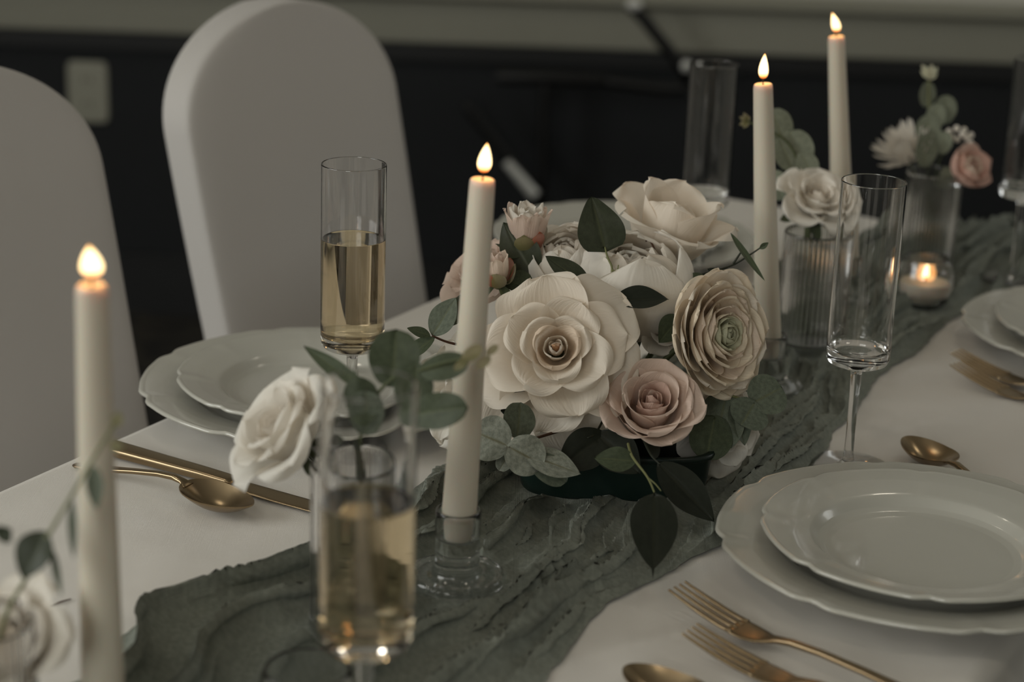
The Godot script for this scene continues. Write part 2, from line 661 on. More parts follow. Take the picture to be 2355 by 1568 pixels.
func table() -> void:
	var up := thing("banquet_table", "long banquet table hidden under the white cloth", "table", tp(0.236, 0.35, -0.75), Basis(ACROSS, UP, -ALONG))
	part("tabletop", bxm(Vector3(-0.335, 0.715, -0.9), Vector3(0.335, 0.746, 0.9)), M.wood_leg, up)
	for x in [-0.27, 0.27]:
		for z in [-0.78, 0.78]:
			part("leg", MB.new().lathe(crisp([[0, 0], [0.014, 0], [0.014, 0.715], [0, 0.715]]), 12).done(), M.wood_leg, up, Transform3D(Basis(), Vector3(x, 0, z)))
	var rr := 0.013
	var mb := MB.new()
	mb.grid(func(a: float, b: float) -> Vector3:
		var s := lerpf(S0 + rr, S1 - rr, a)
		var t := lerpf(T0 + rr, T1 - rr, b)
		var edge := sm(0.0, 0.03, minf(minf(s - S0 - rr, S1 - rr - s), minf(t - T0 - rr, T1 - rr - t)))
		return tp(s, t, cloth_h(s, t) * edge), 260, 110)
	var ls := S1 - S0 - 2 * rr
	var lt := T1 - T0 - 2 * rr
	mb.grid(func(a: float, b: float) -> Vector3:
		var row := roundi(b * 22)
		var out_ := rr * sin(minf(row / 6.0, 1.0) * PI / 2)
		var y := -rr * (1.0 - cos(minf(row / 6.0, 1.0) * PI / 2))
		var d := maxf(row - 6, 0) / 16.0
		y -= d * 0.24
		# walk round the rectangle with short arcs at its corners
		var seg := a * 4.0
		var k := int(seg) % 4
		var f := seg - int(seg)
		var turn := 0.0
		if f > 0.9:
			turn = (f - 0.9) / 0.1
			f = 1.0
		else:
			f = f / 0.9
		var cor := [Vector2(S0 + rr, T0 + rr), Vector2(S0 + rr + ls, T0 + rr), Vector2(S0 + rr + ls, T0 + rr + lt), Vector2(S0 + rr, T0 + rr + lt)]
		var p0: Vector2 = cor[k]
		var p1: Vector2 = cor[(k + 1) % 4]
		var q := p0.lerp(p1, f)
		var nang := -PI / 2 + k * PI / 2 + turn * PI / 2
		out_ += d * 0.02 + d * 0.018 * (sin(q.x * 34.0) + sin(q.y * 37.0 + 1.0)) * 0.5 + d * 0.03 * sin(turn * PI)
		q += Vector2(cos(nang), sin(nang)) * out_
		return tp(q.x, q.y, y), 400, 22, false, true)
	var c := part("tablecloth", mb.done(), M.table_linen, self)
	tag(c, "plain white tablecloth covering the long banquet table", "tablecloth")


var feet := [
	[0.038, 0.367, 0.036], [-0.057, 0.351, 0.033], [0.632, 0.372, 0.033],
	[0.937, 0.383, 0.033], [0.832, 0.416, 0.03], [-0.189, 0.409, 0.03], [-0.275, 0.343, 0.036], [0.505, 0.382, 0.036], [0.79, 0.345, 0.036], [-0.33, 0.31, 0.033], [-0.213, 0.462, 0.04]]


func runner_h(s: float, t: float, w: float, across: float) -> float:
	# long sharp crinkles that follow the borders, swerve together and come and go, over broad folds
	var q0 := (across - 0.5) * 0.235
	var wv := 0.026 * N1.get_noise_2d(s * 2.3, q0 * 2.5) + 0.006 * N2.get_noise_2d(s * 6.0 + 5.0, q0 * 5.0) + 0.0016 * N1.get_noise_2d(s * 17.0, q0 * 20.0)
	var d := N2.get_noise_2d(s * 2.6, q0 * 8.0)
	var m1 := sm(-0.5, 0.4, N1.get_noise_2d(s * 3.5 + 11.0, q0 * 22.0))
	var m2 := sm(-0.4, 0.4, N2.get_noise_2d(s * 5.0 + 2.0, q0 * 30.0))
	var m3 := sm(-0.3, 0.4, N1.get_noise_2d(s * 8.0 + 31.0, q0 * 40.0))
	var r0 := 1.0 - absf(sin((q0 + wv * 1.2) * PI / 0.040 + 0.6))
	var r1 := 1.0 - absf(sin((q0 + wv + 0.02 * s) * PI / 0.0190 + 1.3 * d))
	var r2 := 1.0 - absf(sin((q0 + wv * 1.1 + 0.07 * s) * PI / 0.0125))
	var r3 := 1.0 - absf(sin((q0 + wv * 1.2 - 0.09 * s) * PI / 0.0072))
	var loose := sm(0.06, -0.10, s)   # towards the near end the gathers open into larger smooth folds
	var h := lerpf(0.0135, 0.023, loose) * pow(r0, 1.7) + lerpf(0.0130, 0.0035, loose) * (0.15 + 0.85 * m1) * pow(r1, 1.7) + lerpf(0.0065, 0.002, loose) * m2 * pow(r2, 1.6) + lerpf(0.0032, 0.001, loose) * m3 * pow(r3, 1.3) + 0.003 * d
	var cr := exp(-(pow((s - 0.085) / 0.05, 2.0) + pow((t - 0.425) / 0.025, 2.0)))
	h += cr * 0.007 * (pow(1.0 - absf(N1.get_noise_2d(s * 26.0 + t * 20.0, t * 40.0)), 1.6) - 0.4)
	var endk := sm(0.93, 1.06, s)
	h += endk * (0.004 + 0.007 * N1.get_noise_2d(s * 9.0, t * 30.0))
	for q in feet:
		var dd := Vector2(s - q[0], t - q[1]).length()
		h = lerpf(0.0035, h, sm(q[2] - 0.004, q[2] + 0.014, dd))
	# the dish stands square to the room
	var wq := tp(s, t)
	var off := maxf(absf(wq.x - 0.078) - 0.063, absf(wq.z + 1.36) - 0.053)
	h = lerpf(0.0032, h * lerpf(0.55, 1.0, sm(0.0, 0.08, off)), sm(0.0, 0.016, off))
	return 0.0022 + maxf(h, 0.0) * w


func runner() -> void:
	var left := pts2([[-0.66, 0.21], [-0.30, 0.245], [-0.1885, 0.247], [-0.126, 0.230], [0.005, 0.265], [0.10, 0.262], [0.17, 0.252], [0.35, 0.26], [0.6, 0.27], [0.8, 0.262], [0.914, 0.25], [1.16, 0.29], [1.6, 0.28]])
	var right := pts2([[-0.66, 0.50], [-0.25, 0.50], [-0.05, 0.480], [0.07, 0.468], [0.15, 0.482], [0.21, 0.490], [0.30, 0.488], [0.405, 0.482], [0.47, 0.470], [0.572, 0.456], [0.81, 0.456], [0.95, 0.47], [1.16, 0.50], [1.6, 0.48]])
	var at := func(tbl: PackedVector2Array, s: float) -> float:
		for k in tbl.size() - 1:
			if s <= tbl[k + 1].x:
				return lerpf(tbl[k].y, tbl[k + 1].y, sm(tbl[k].x, tbl[k + 1].x, s))
		return tbl[tbl.size() - 1].y
	var mb := MB.new()
	mb.grid(func(a: float, b: float) -> Vector3:
		var s := lerpf(-0.645, 1.36, a)
		var tl: float = at.call(left, s) + 0.008 * N1.get_noise_2d(s * 6.0, 3.0) + 0.0015 * N2.get_noise_2d(s * 50.0, 1.0)
		var tr: float = at.call(right, s) + 0.008 * N1.get_noise_2d(s * 5.5, 9.0) + 0.0015 * N2.get_noise_2d(s * 50.0, 7.0)
		var t := lerpf(tl, tr, b)
		var w := sm(0.0, 0.05, b) * sm(0.0, 0.05, 1.0 - b)
		var h := runner_h(s, t, w, b)
		# folds lean over a little, which gives the crinkles their overhang
		var h2 := runner_h(s, t + 0.003, w, b + 0.003 / (tr - tl))
		t += clampf((h2 - h) * 0.9, -0.0045, 0.0045) * w
		var e := S1 + 0.002
		if s < e:
			return tp(s, t, h)
		var ang := minf((s - e) / 0.02, PI / 2)
		var rad := 0.013
		var dn := maxf(s - e - 0.02 * PI / 2, 0.0)
		var q := tp(e - rad + (rad + h) * sin(ang), t, -rad + (rad + h) * cos(ang) - dn)
		return q, 1000, 190)
	var o := part("table_runner", mb.done(), M.gauze, self)
	tag(o, "crinkled sage green gauze runner gathered along the middle of the table", "table runner")


# ------------------------------------------------------------------ chairs
func make_chair(label: String, s: float, t: float) -> void:
	var b := Basis(ALONG * -1.0, UP, ACROSS)
	var o := thing("covered_chair", label, "chair", tp(s, t, -0.75), b, "white covered chairs along the far side")
	var lean := tan(deg_to_rad(12.0))
	# back: a flat cushion with a domed top under stretched cloth
	var back := MB.new()
	back.grid(func(a: float, bb: float) -> Vector3:
		var y: float
		var hw: float
		if bb < 0.5:
			y = lerpf(0.44, 0.88, bb * 2.0)
			hw = lerpf(0.178, 0.1885, sm(0.44, 0.88, y))
		else:
			var q := (bb - 0.5) * 2.0
			var ang := q * PI / 2
			y = 0.88 + 0.114 * pow(sin(ang), 1.0)
			hw = 0.1885 * pow(maxf(cos(ang), 0.0), 1.03)
		var th := a * TAU
		var c := cos(th)
		var sn := sin(th)
		var thick := 0.025 * (1.0 if bb < 0.5 else lerpf(1.0, 0.86, (bb - 0.5) * 2.0))
		if hw < 0.02:
			thick *= hw / 0.02
		var x := signf(c) * pow(absf(c), 0.30) * hw
		var z := signf(sn) * pow(absf(sn), 0.30) * thick
		var bow := 0.012 * (1.0 - pow(x / 0.2, 2.0)) * sin(clampf((y - 0.44) / 0.55, 0, 1) * PI)
		return Vector3(x, y, z - (y - 0.66) * lean - bow), 96, 44, true, true)
	part("back_cover", back.done(), M.spandex, o)
	var seat := MB.new()
	var rows := [[0.0, 0.462], [0.8, 0.462], [0.93, 0.458], [0.985, 0.445], [1.0, 0.42], [0.985, 0.36], [0.93, 0.22], [0.95, 0.08], [1.0, 0.005], [0.0, 0.005]]
	seat.grid(func(a: float, bb: float) -> Vector3:
		var q: Array = rows[9 - roundi(bb * 9)]
		var th := a * TAU
		var c := cos(th)
		var sn := sin(th)
		var sq := 0.4
		var inx := 1.0
		if q[1] < 0.4 and q[1] > 0.02:
			inx = 1.0 - 0.10 * (1.0 - absf(sin(2.0 * th)))
		return Vector3(signf(c) * pow(absf(c), sq) * 0.205 * q[0] * inx, q[1], 0.215 + signf(sn) * pow(absf(sn), sq) * 0.205 * q[0] * inx), 56, 9, true, true)
	part("seat_cover", seat.done(), M.spandex, o)


func chairs() -> void:
	make_chair("white stretch covered banquet chair beside the champagne flute, whole back in view", 0.7255, -0.225)
	make_chair("white stretch covered banquet chair cut off by the left edge behind the nearest candle", 0.2215, -0.225)


# ------------------------------------------------------------------ plates
func plate_mesh(R: float, ph: float) -> ArrayMesh:
	var pr := crisp([[0.0, 0.004], [R * 0.50, 0.004], [R * 0.52, 0.0], [R * 0.56, 0.0], [R * 0.575, 0.003], [R * 0.70, 0.0115], [R * 0.86, 0.0165], [R * 0.975, 0.0195], [R, 0.0205], [R * 1.003, 0.0222], [R * 0.99, 0.0236], [R * 0.968, 0.0228], [R * 0.955, 0.0226], [R * 0.86, 0.0205], [R * 0.72, 0.0165], [R * 0.695, 0.0155], [R * 0.675, 0.0135], [R * 0.64, 0.0098], [R * 0.60, 0.0076], [R * 0.55, 0.0066], [R * 0.3, 0.0062], [0.0, 0.006]])
	return MB.new().lathe(pr, 192, func(q: Vector2, th: float) -> float:
		# bracket-shaped rim: six long waves that meet in small cusps
		var k := sm(R * 0.68, R * 0.98, q.x)
		var c := absf(sin(4.0 * th + ph))
		var w := -0.020 * exp(-pow(c / 0.17, 2.0)) + 0.006 * exp(-pow((c - 0.42) / 0.16, 2.0)) - 0.004 * pow(c, 6.0)
		return q.x * (1.0 + k * w)).done()


func plates() -> void:
	var big := plate_mesh(0.140, 0.3)
	var small := plate_mesh(0.110, 0.9)
	var sets := [
		[0.239, 0.6136, "at the nearest place setting by the gold forks", 0.0],
		[0.264, 0.0908, "at the far side setting behind the blurred white rose", 1.1],
		[0.8118, 0.607, "cut off by the right edge beyond the far fork", 0.5],
		[0.8365, 0.0844, "behind the bouquet at the far end of the table", 2.0]]
	for q in sets:
		var o := part("dinner_plate", big, M.china, self, Transform3D(Basis(UP, q[3]), tp(q[0], q[1], 0.0012)))
		tag(o, "wide grey white scalloped dinner plate " + q[2], "plate", "scalloped dinner plates")
		var i := part("salad_plate", small, M.china, self, Transform3D(Basis(UP, q[3] + 0.4), tp(q[0], q[1], 0.0078)))
		tag(i, "scalloped salad plate stacked " + q[2], "plate", "scalloped salad plates")


# ------------------------------------------------------------------ glasses
const FLUTE_R := 0.0241


func flute_mesh() -> ArrayMesh:
	var R := FLUTE_R
	var o := [[0.0, 0.0], [0.0335, 0.0], [0.0345, 0.0008], [0.034, 0.0018], [0.02, 0.0028], [0.008, 0.0042], [0.0046, 0.0075], [0.0036, 0.014], [0.0034, 0.03], [0.0036, 0.06], [0.0042, 0.078], [0.0056, 0.0835], [0.0075, 0.0848],
		[R * 0.80, 0.0858], [R * 0.92, 0.0872], [R * 0.985, 0.091], [R, 0.096], [R, 0.15], [R, 0.2272], [R - 0.0005, 0.2277], [R - 0.0009, 0.2272], [R - 0.0011, 0.15], [R - 0.0012, 0.1005], [R - 0.0022, 0.0975], [R - 0.006, 0.0955], [0.007, 0.0945], [0.0, 0.094]]
	return MB.new().lathe(crisp(o), 64).done()


func wine_mesh(level: float) -> ArrayMesh:
	var R := FLUTE_R - 0.0008
	var o := [[0.0, 0.0938], [0.007, 0.0943], [R - 0.005, 0.0953], [R - 0.001, 0.0973], [R, 0.1005], [R, level], [R - 0.0006, level - 0.0003], [R - 0.0022, level - 0.0009], [0.0, level - 0.001]]
	return MB.new().lathe(crisp(o), 64).done()


func glasses() -> void:
	var fm := flute_mesh()
	for q in [
		[0.195, 0.175, 0.001, "clear stemmed champagne flute holding pale champagne in front of the covered chair", 0.1714],
		[-0.212, 0.462, 0.006, "nearest blurred champagne flute holding amber champagne at the bottom", 0.166],
		[0.387, 0.5055, 0.001, "empty clear stemmed flute standing behind the nearest plate", 0.0],
		[0.768, 0.205, 0.001, "empty tall clear flute standing behind the bouquet beside a lit candle", 0.0],
		[0.985, 0.462, 0.006, "empty flute cut off by the right edge behind the farther plate", 0.0]]:
		var f := part("champagne_flute", fm, M.glass, self, Transform3D(Basis(), tp(q[0], q[1], q[2])))
		tag(f, q[3], "flute", "straight sided champagne flutes")
		if q[4] > 0.0:
			var w := part("champagne", wine_mesh(q[4]), M.wine, self, Transform3D(Basis(), tp(q[0], q[1], q[2])))
			tag(w, "golden champagne filling the " + ("flute by the covered chair" if q[0] > 0.0 else "nearest blurred flute"), "champagne")
	# globe tealight holders
	var R := 0.0285
	var gb := [[0.0, 0.0], [0.014, 0.0], [0.0165, 0.001], [0.0225, 0.006], [0.0268, 0.014], [R, 0.024], [0.0278, 0.034], [0.0255, 0.043], [0.0238, 0.049], [0.0228, 0.0505], [0.0218, 0.049], [0.0235, 0.043], [0.0258, 0.034], [0.0263, 0.024], [0.0248, 0.015], [0.0205, 0.0085], [0.013, 0.006], [0.0, 0.0055]]
	var gm := MB.new().lathe(crisp(gb), 56).done()
	var v1 := part("tealight_holder", gm, M.glass, self, Transform3D(Basis(), tp(0.832, 0.416, 0.004)))
	tag(v1, "small round glass tealight holder with a burning candle on the far runner", "candle holder", "globe tealight holders")
	var v2 := part("tealight_holder", gm, M.glass, self, Transform3D(Basis(), tp(-0.189, 0.409, 0.004)))
	tag(v2, "round glass tealight holder cut off by the bottom edge beside the nearest flute", "candle holder", "globe tealight holders")
	tealight(tp(0.832, 0.416, 0.0105), true, "lit cream tealight floating inside the far round holder")


func tealight(where: Vector3, lit: bool, label: String) -> void:
	var o := thing("tealight", label, "candle", where)
	part("wax", MB.new().lathe(crisp([[0.0, 0.0], [0.015, 0.0], [0.019, 0.003], [0.0242, 0.011], [0.0248, 0.019], [0.023, 0.0205], [0.012, 0.0195], [0.0, 0.019]]), 40).done(), M.wax, o)
	part("wick", tube([Vector3(0, 0.018, 0), Vector3(0.0004, 0.022, 0), Vector3(0.001, 0.025, 0.0003)], 0.0007, 0.0006, 6), M.wick, o)
	if lit:
		flame(o, Vector3(0.0006, 0.0225, 0), 0.0030, 0.0145, Vector3(0.004, 0, 0), 0.0001)


func flame(o: Node3D, at: Vector3, rad: float, h: float, tilt: Vector3, energy: float, mat := "flame") -> void:
	var pr := [[0.0, 0.0], [0.55, 0.05], [0.82, 0.13], [0.97, 0.24], [1.0, 0.34], [0.93, 0.47], [0.76, 0.62], [0.52, 0.77], [0.27, 0.90], [0.1, 0.97], [0.0, 1.0]]
	var fine := PackedVector2Array()
	for k in pr.size():
		fine.append(Vector2(pr[k][0] * rad, pr[k][1] * h))
	var m := fine.size() - 1
	var mb := MB.new()
	mb.grid(func(a: float, b: float) -> Vector3:
		var q := fine[roundi(b * m)]
		var f := q.y / h
		return Vector3(q.x * cos(a * TAU), q.y, q.x * sin(a * TAU)) + tilt * f * f * h * 10.0, 20, m, true, true)
	part("flame", mb.done(), M[mat], o, Transform3D(Basis(), at))
	var l := OmniLight3D.new()
	l.name = "flame_light"
	l.light_energy = energy
	l.light_color = Color(1.0, 0.70, 0.40)
	l.light_size = 0.004
	l.omni_range = 8.0
	l.omni_attenuation = 2.0
	l.shadow_enabled = true
	l.position = at + Vector3(0, h * 0.38, 0) + tilt * 1.4 * h
	o.add_child(l)


func taper(label: String, bottom: Vector3, top: Vector3, tilt: Vector3, fl: Vector2, holder_label: String) -> void:
	var ax := (top - bottom)
	var L := ax.length()
	var o := thing("taper_candle", label, "candle", bottom, frame(ax), "lit cream taper candles")
	var pr := []
	pr.append([0.0, 0.0])
	pr.append([0.0088, 0.0])
	pr.append([0.0100, 0.014])
	for k in 12:
		var f := k / 11.0
		pr.append([lerpf(0.0114, 0.0079, pow(f, 0.9)), lerpf(0.0165, L - 0.004, f)])
	pr.append([0.0074, L - 0.0012])
	pr.append([0.0062, L])
	pr.append([0.004, L - 0.0012])
	pr.append([0.0, L - 0.0022])
	part("wax", MB.new().lathe(crisp(pr), 40, func(q: Vector2, th: float) -> float:
		return q.x * (1.0 + (0.05 * sin(th * 2.0 + L * 900.0) + 0.03 * sin(th * 5.0)) * sm(L - 0.004, L, q.y))).done(), M.wax, o)
	part("wick", tube([Vector3(0, L - 0.003, 0), Vector3(0.0002, L + 0.003, 0), Vector3(0.0012, L + 0.0065, 0)], 0.0008, 0.0007, 6), M.wick, o)
	flame(o, Vector3(0.0004, L + 0.0035, 0), fl.x, fl.y, tilt, 0.0013)
	# clear glass holder
	var h := part("candle_holder", MB.new().lathe(crisp([[0.0, 0.0], [0.0285, 0.0], [0.0305, 0.0008], [0.0317, 0.0024], [0.0320, 0.0044], [0.0314, 0.0064], [0.0300, 0.0077], [0.0284, 0.0078], [0.0270, 0.0068], [0.0255, 0.0055], [0.0200, 0.0056], [0.0162, 0.0064], [0.0148, 0.009], [0.0146, 0.03], [0.0148, 0.0495], [0.0145, 0.0512], [0.0135, 0.0515], [0.0126, 0.0505], [0.0121, 0.046], [0.0118, 0.0325], [0.0105, 0.0308], [0.0, 0.0305]]), 56).done(), M.glass, self, Transform3D(Basis(), Vector3(bottom.x, bottom.y - 0.031, bottom.z)))
	tag(h, holder_label, "candle holder", "clear glass taper holders")


func candles() -> void:
	taper("lit cream taper candle in a glass holder, in front of the bouquet", tp(0.0375, 0.366, 0.036), tp(0.043, 0.3735, 0.2755), Vector3(0.005, 0, 0), Vector2(0.0044, 0.0185), "clear glass candle holder with a wide foot in front of the bouquet")
	taper("nearest blurred lit taper candle at the left", tp(-0.2755, 0.3412, 0.036), tp(-0.275, 0.3430, 0.2785), Vector3(-0.008, 0, 0), Vector2(0.0056, 0.0155), "glass candle holder under the nearest candle at the bottom left")
	taper("lit taper candle rising behind the bouquet, beside the far empty flute", tp(0.506, 0.387, 0.036), tp(0.497, 0.3675, 0.268), Vector3(0.008, 0, 0), Vector2(0.0040, 0.0205), "glass candle holder hidden behind the bouquet under the lit taper")
	taper("farthest and highest lit taper candle, behind the white rose in the ribbed vase", tp(0.783, 0.350, 0.036), tp(0.772, 0.3255, 0.268), Vector3(-0.020, 0, 0), Vector2(0.0042, 0.0185), "glass candle holder hidden behind the ribbed vase at the far end")


# ------------------------------------------------------------------ vases
func vase_mesh() -> ArrayMesh:
	var R := 0.0285
	var pr := crisp([[0.0, 0.0], [R - 0.003, 0.0], [R - 0.0006, 0.001], [R, 0.004], [R, 0.05], [R, 0.108], [R - 0.0004, 0.1115], [R - 0.0014, 0.1125], [R - 0.0024, 0.1115], [R - 0.0028, 0.108], [R - 0.003, 0.05], [R - 0.0032, 0.012], [R - 0.006, 0.009], [0.0, 0.008]])
	return MB.new().lathe(pr, 264, func(q: Vector2, th: float) -> float:
		var k := sm(R - 0.0022, R - 0.0008, q.x) * sm(0.002, 0.006, q.y) * sm(0.1125, 0.107, q.y)
		return q.x - 0.0011 * k * (0.5 - 0.5 * absf(cos(th * 22.0)) * 2.0 + 0.5)).done()


func vases() -> void:
	var vm := vase_mesh()
	for q in [
		[-0.057, 0.351, "ribbed glass bud vase behind the nearest flute"],
		[0.632, 0.374, "ribbed glass bud vase holding a white rose beside the empty flute"],
		[0.937, 0.383, "farthest ribbed glass bud vase with a pink bloom and chrysanthemum"],
		[-0.335, 0.315, "ribbed glass bud vase below the bottom left corner"]]:
		var v := part("bud_vase", vm, M.glass, self, Transform3D(Basis(), tp(q[0], q[1], 0.0045)))
		tag(v, q[2], "vase", "ribbed glass bud vases")
	# low green dish of the centrepiece
	var d := thing("floral_dish", "low dark green plastic dish under the bouquet", "dish", wp(0.078, 0.0045, -1.360))
	var rows := [[0.0, 0.0], [0.90, 0.0], [0.925, 0.002], [0.95, 0.012], [0.985, 0.031], [1.02, 0.033], [1.03, 0.0355], [1.015, 0.0375], [0.97, 0.037], [0.95, 0.033], [0.92, 0.012], [0.88, 0.006], [0.0, 0.005]]
	var mb := MB.new()
	mb.grid(func(a: float, b: float) -> Vector3:
		var q: Array = rows[roundi(b * 12)]
		var th := a * TAU
		var c := cos(th)
		var s := sin(th)
		return Vector3(signf(c) * pow(absf(c), 0.42) * 0.074 * q[0], q[1], signf(s) * pow(absf(s), 0.42) * 0.063 * q[0]), 96, 12, true, true)
	part("tray", mb.done(), M.green_plastic, d)
	var f := part("floral_foam", MB.new().lathe(crisp([[0.0, 0.0], [0.048, 0.0], [0.052, 0.006], [0.052, 0.05], [0.045, 0.058], [0.0, 0.062]]), 28).done(), M.foam, self, Transform3D(Basis(), wp(0.082, 0.0105, -1.363)))
	tag(f, "dark green floral foam block filling the dish under the blooms", "floral foam")


# ------------------------------------------------------------------ petals, leaves, blooms
# one petal in the frame of its bloom (axis up): base radius, length, half width, lean from the axis at base / middle / tip
func petal_mesh(R0: float, L: float, W: float, ab: float, am: float, at: float, rc: float, y0: float, curl := 0.0, ruf := 0.0, nu := 10, nv := 12) -> ArrayMesh:
	var prof := PackedVector2Array([Vector2(R0, y0)])
	var dirs := PackedFloat32Array()
	var K := 40
	for k in K:
		var f := (k + 0.5) / K
		var a := lerpf(ab, am, sm(0.0, 0.5, f)) if f < 0.5 else lerpf(am, at, sm(0.5, 1.0, f))
		a = deg_to_rad(a)
		dirs.append(a)
		prof.append(prof[k] + Vector2(sin(a), cos(a)) * (L / K))
	dirs.append(dirs[K - 1])
	var ph := rng.randf() * TAU
	var fr := rng.randf_range(4.0, 7.0)
	var skew := rng.randf_range(-0.12, 0.12)
	var tipk := rng.randf_range(-0.05, 0.03)
	var mb := MB.new()
	mb.grid(func(a: float, b: float) -> Vector3:
		var u := a * 2.0 - 1.0
		b = 1.0 - pow(1.0 - b, 1.6)
		var ve := b * (0.985 - 0.05 * u * u + tipk * (1.0 - absf(u)) + skew * u * 0.3)
		ve = clampf(ve, 0.0, 1.0)
		var kf := ve * K
		var k0 := mini(int(kf), K - 1)
		var q := prof[k0].lerp(prof[k0 + 1], kf - k0)
		var al := lerpf(dirs[k0], dirs[mini(k0 + 1, K)], kf - k0)
		var wd := W * (0.26 + 0.74 * sin(PI / 2 * minf(b / 0.56, 1.0)))
		if b > 0.56:
			wd *= pow(maxf(1.0 - pow((b - 0.56) / 0.44, 2.25), 0.0), 1.0 / 2.25)
		var sx := u * wd
		var cr := rc * (0.6 + 0.4 * b)
		var ang := clampf(sx / cr, -2.6, 2.6)
		var x := cr * sin(ang)
		var c := cr * (1.0 - cos(ang))
		c -= curl * pow(absf(u), 3.0) * sm(0.35, 1.0, b) * W
		c += ruf * sin(u * fr + ph) * b * b * W
		c += ruf * 0.5 * sin(b * 5.0 + u * 2.0 + ph) * b * W
		var nr := Vector2(-cos(al), sin(al))
		return Vector3(x, q.y + nr.y * c, q.x + nr.x * c), nu, nv)
	return mb.done()


# rings: [count, base radius, length, half width, lean base, middle, tip, cup radius, base height, material, curl, ruffle]  (centimetres)
func bloom(called: String, label: String, centre: Vector3, axis: Vector3, hc: float, rings: Array, stem_to: Vector3, group := "", spin := 0.0, stem_r := 0.0022, pname := "petal") -> Node3D:
	var b := frame(axis, spin)
	var o := thing(called, label, "flower", centre - axis.normalized() * hc, b, group)
	var turn := 0.0
	for q in rings:
		var n: int = q[0]
		turn += 2.4
		for k in n:
			var j := rng.randf_range(0.94, 1.06)
			var dj := rng.randf_range(-5.0, 5.0)
			var m := petal_mesh(q[1] * 0.01, q[2] * 0.01 * j, q[3] * 0.01 * rng.randf_range(0.95, 1.06), q[4], q[5] + dj * 0.6, q[6] + dj, q[7] * 0.01, q[8] * 0.01, q[10], q[11], 14 if q[3] > 1.1 else (10 if q[3] > 0.6 else 6), 18 if q[3] > 1.1 else (12 if q[3] > 0.6 else 8))
			var a := turn + TAU * k / n + rng.randf_range(-0.14, 0.14)
			part(q[12] if q.size() > 12 else pname, m, M[q[9]], o, Transform3D(Basis(UP, a), Vector3.ZERO))
	part("calyx", MB.new().lathe(crisp([[0.0, -0.006], [0.003, -0.006], [0.0055, -0.001], [0.006, 0.003], [0.003, 0.006], [0.0, 0.007]]), 12).done(), M.stem_green, o)
	var to := b.inverse() * (stem_to - o.position)
	part("stem", tube([Vector3(0, 0, 0), Vector3(0, -0.012, 0).lerp(to, 0.15), to.lerp(Vector3(0, -0.01, 0), 0.35), to], stem_r, stem_r), M.stem_green, o)
	return o


# leaf along +Y with its upper face towards +Z; shape: 0 lance, 1 round, 2 heart, 3 oval with drip tip
func leaf_mesh(L: float, W: float, shape: int, fold := 0.15, droop := 0.1, wave := 0.04) -> ArrayMesh:
	var ph := rng.randf() * TAU
	return MB.new().grid(func(a: float, b: float) -> Vector3:
		var u := a * 2.0 - 1.0
		var w := 0.0
		match shape:
			0: w = pow(sin(PI * pow(b, 0.85)), 0.85)
			1: w = sqrt(maxf(1.0 - pow(2.0 * b - 1.0, 2.0), 0.0))
			2: w = pow(maxf(sin(PI * pow(b, 0.60)), 0.0), 0.62) * (1.0 - 0.25 * b)
			3: w = pow(maxf(sin(PI * pow(minf(b / 0.88, 1.0), 0.82)), 0.0), 0.75)
		if shape == 3:
			w = maxf(w, 0.09 * clampf((1.0 - b) / 0.2, 0.0, 1.0) * sm(0.0, 0.1, b))
		if shape == 2:
			w = maxf(w, 0.14 * sm(1.0, 0.82, b) * sm(0.0, 0.1, b))
		var y := b * L
		if shape == 2 or shape == 1:
			y -= L * 0.07 * absf(u) * sm(0.3, 0.0, b)
		var x := u * w * W
		var z := fold * absf(x) - droop * L * b * b + wave * W * sin(b * 9.0 + ph + u * 1.5) * absf(u)
		z -= 0.03 * W * exp(-pow(u / 0.08, 2.0))
		return Vector3(x, y, z), 14, 16).done()


func put_leaf(parent: Node3D, called: String, base: Vector3, tip: Vector3, face: Vector3, W: float, shape: int, mat: String, fold := 0.15, droop := 0.1) -> MeshInstance3D:
	var y := (tip - base)
	var L := y.length()
	y = y.normalized()
	var z := (face - y * face.dot(y)).normalized()
	var x := y.cross(z)
	return part(called, leaf_mesh(L, W, shape, fold, droop), M[mat], parent, Transform3D(Basis(x, y, z), base - parent.position))


func sprig(called: String, label: String, pts: Array, r0: float, mat: String, category := "leaf", group := "") -> Node3D:
	var o := thing(called, label, category, pts[0], Basis(), group)
	var q := []
	for p in pts:
		q.append(p - pts[0])
	part("stem", tube(q, r0, r0 * 0.6), M[mat], o)
	return o


func sepals(o: Node3D, n: int, L: float, W: float, mat: String, ab := 60.0, am := 20.0, at := 10.0) -> void:
	for k in n:
		part("sepal", petal_mesh(0.004, L, W, ab, am, at, 0.02, -0.002, 0.0, 0.05, 6, 8), M[mat], o, Transform3D(Basis(UP, TAU * k / n + 0.3), Vector3.ZERO))


func rose_rings(k: float, a: String, b: String, c: String, open := 0.0) -> Array:
	return [
		[2, 0.10 * k, 2.2 * k, 0.75 * k, 25, -4, -14, 0.42 * k, 0.0, c, 0.0, 0.02],
		[3, 0.25 * k, 2.5 * k, 1.05 * k, 38, -2, -8, 0.72 * k, 0.0, b, 0.0, 0.03],
		[3, 0.35 * k, 2.7 * k, 1.4 * k, 48, 4, 6 + open, 1.05 * k, 0.0, b, 0.05, 0.03],
		[4, 0.45 * k, 3.0 * k, 1.7 * k, 56, 12 + open * 0.5, 24 + open, 1.5 * k, 0.0, a, 0.10, 0.03],
		[5, 0.5 * k, 3.4 * k, 2.0 * k, 66, 24 + open, 58 + open, 2.0 * k, 0.0, a, 0.16, 0.03],
		[5, 0.55 * k, 3.9 * k, 2.3 * k, 78, 42 + open, 96 + open, 2.6 * k, -0.1, a, 0.22, 0.04]]


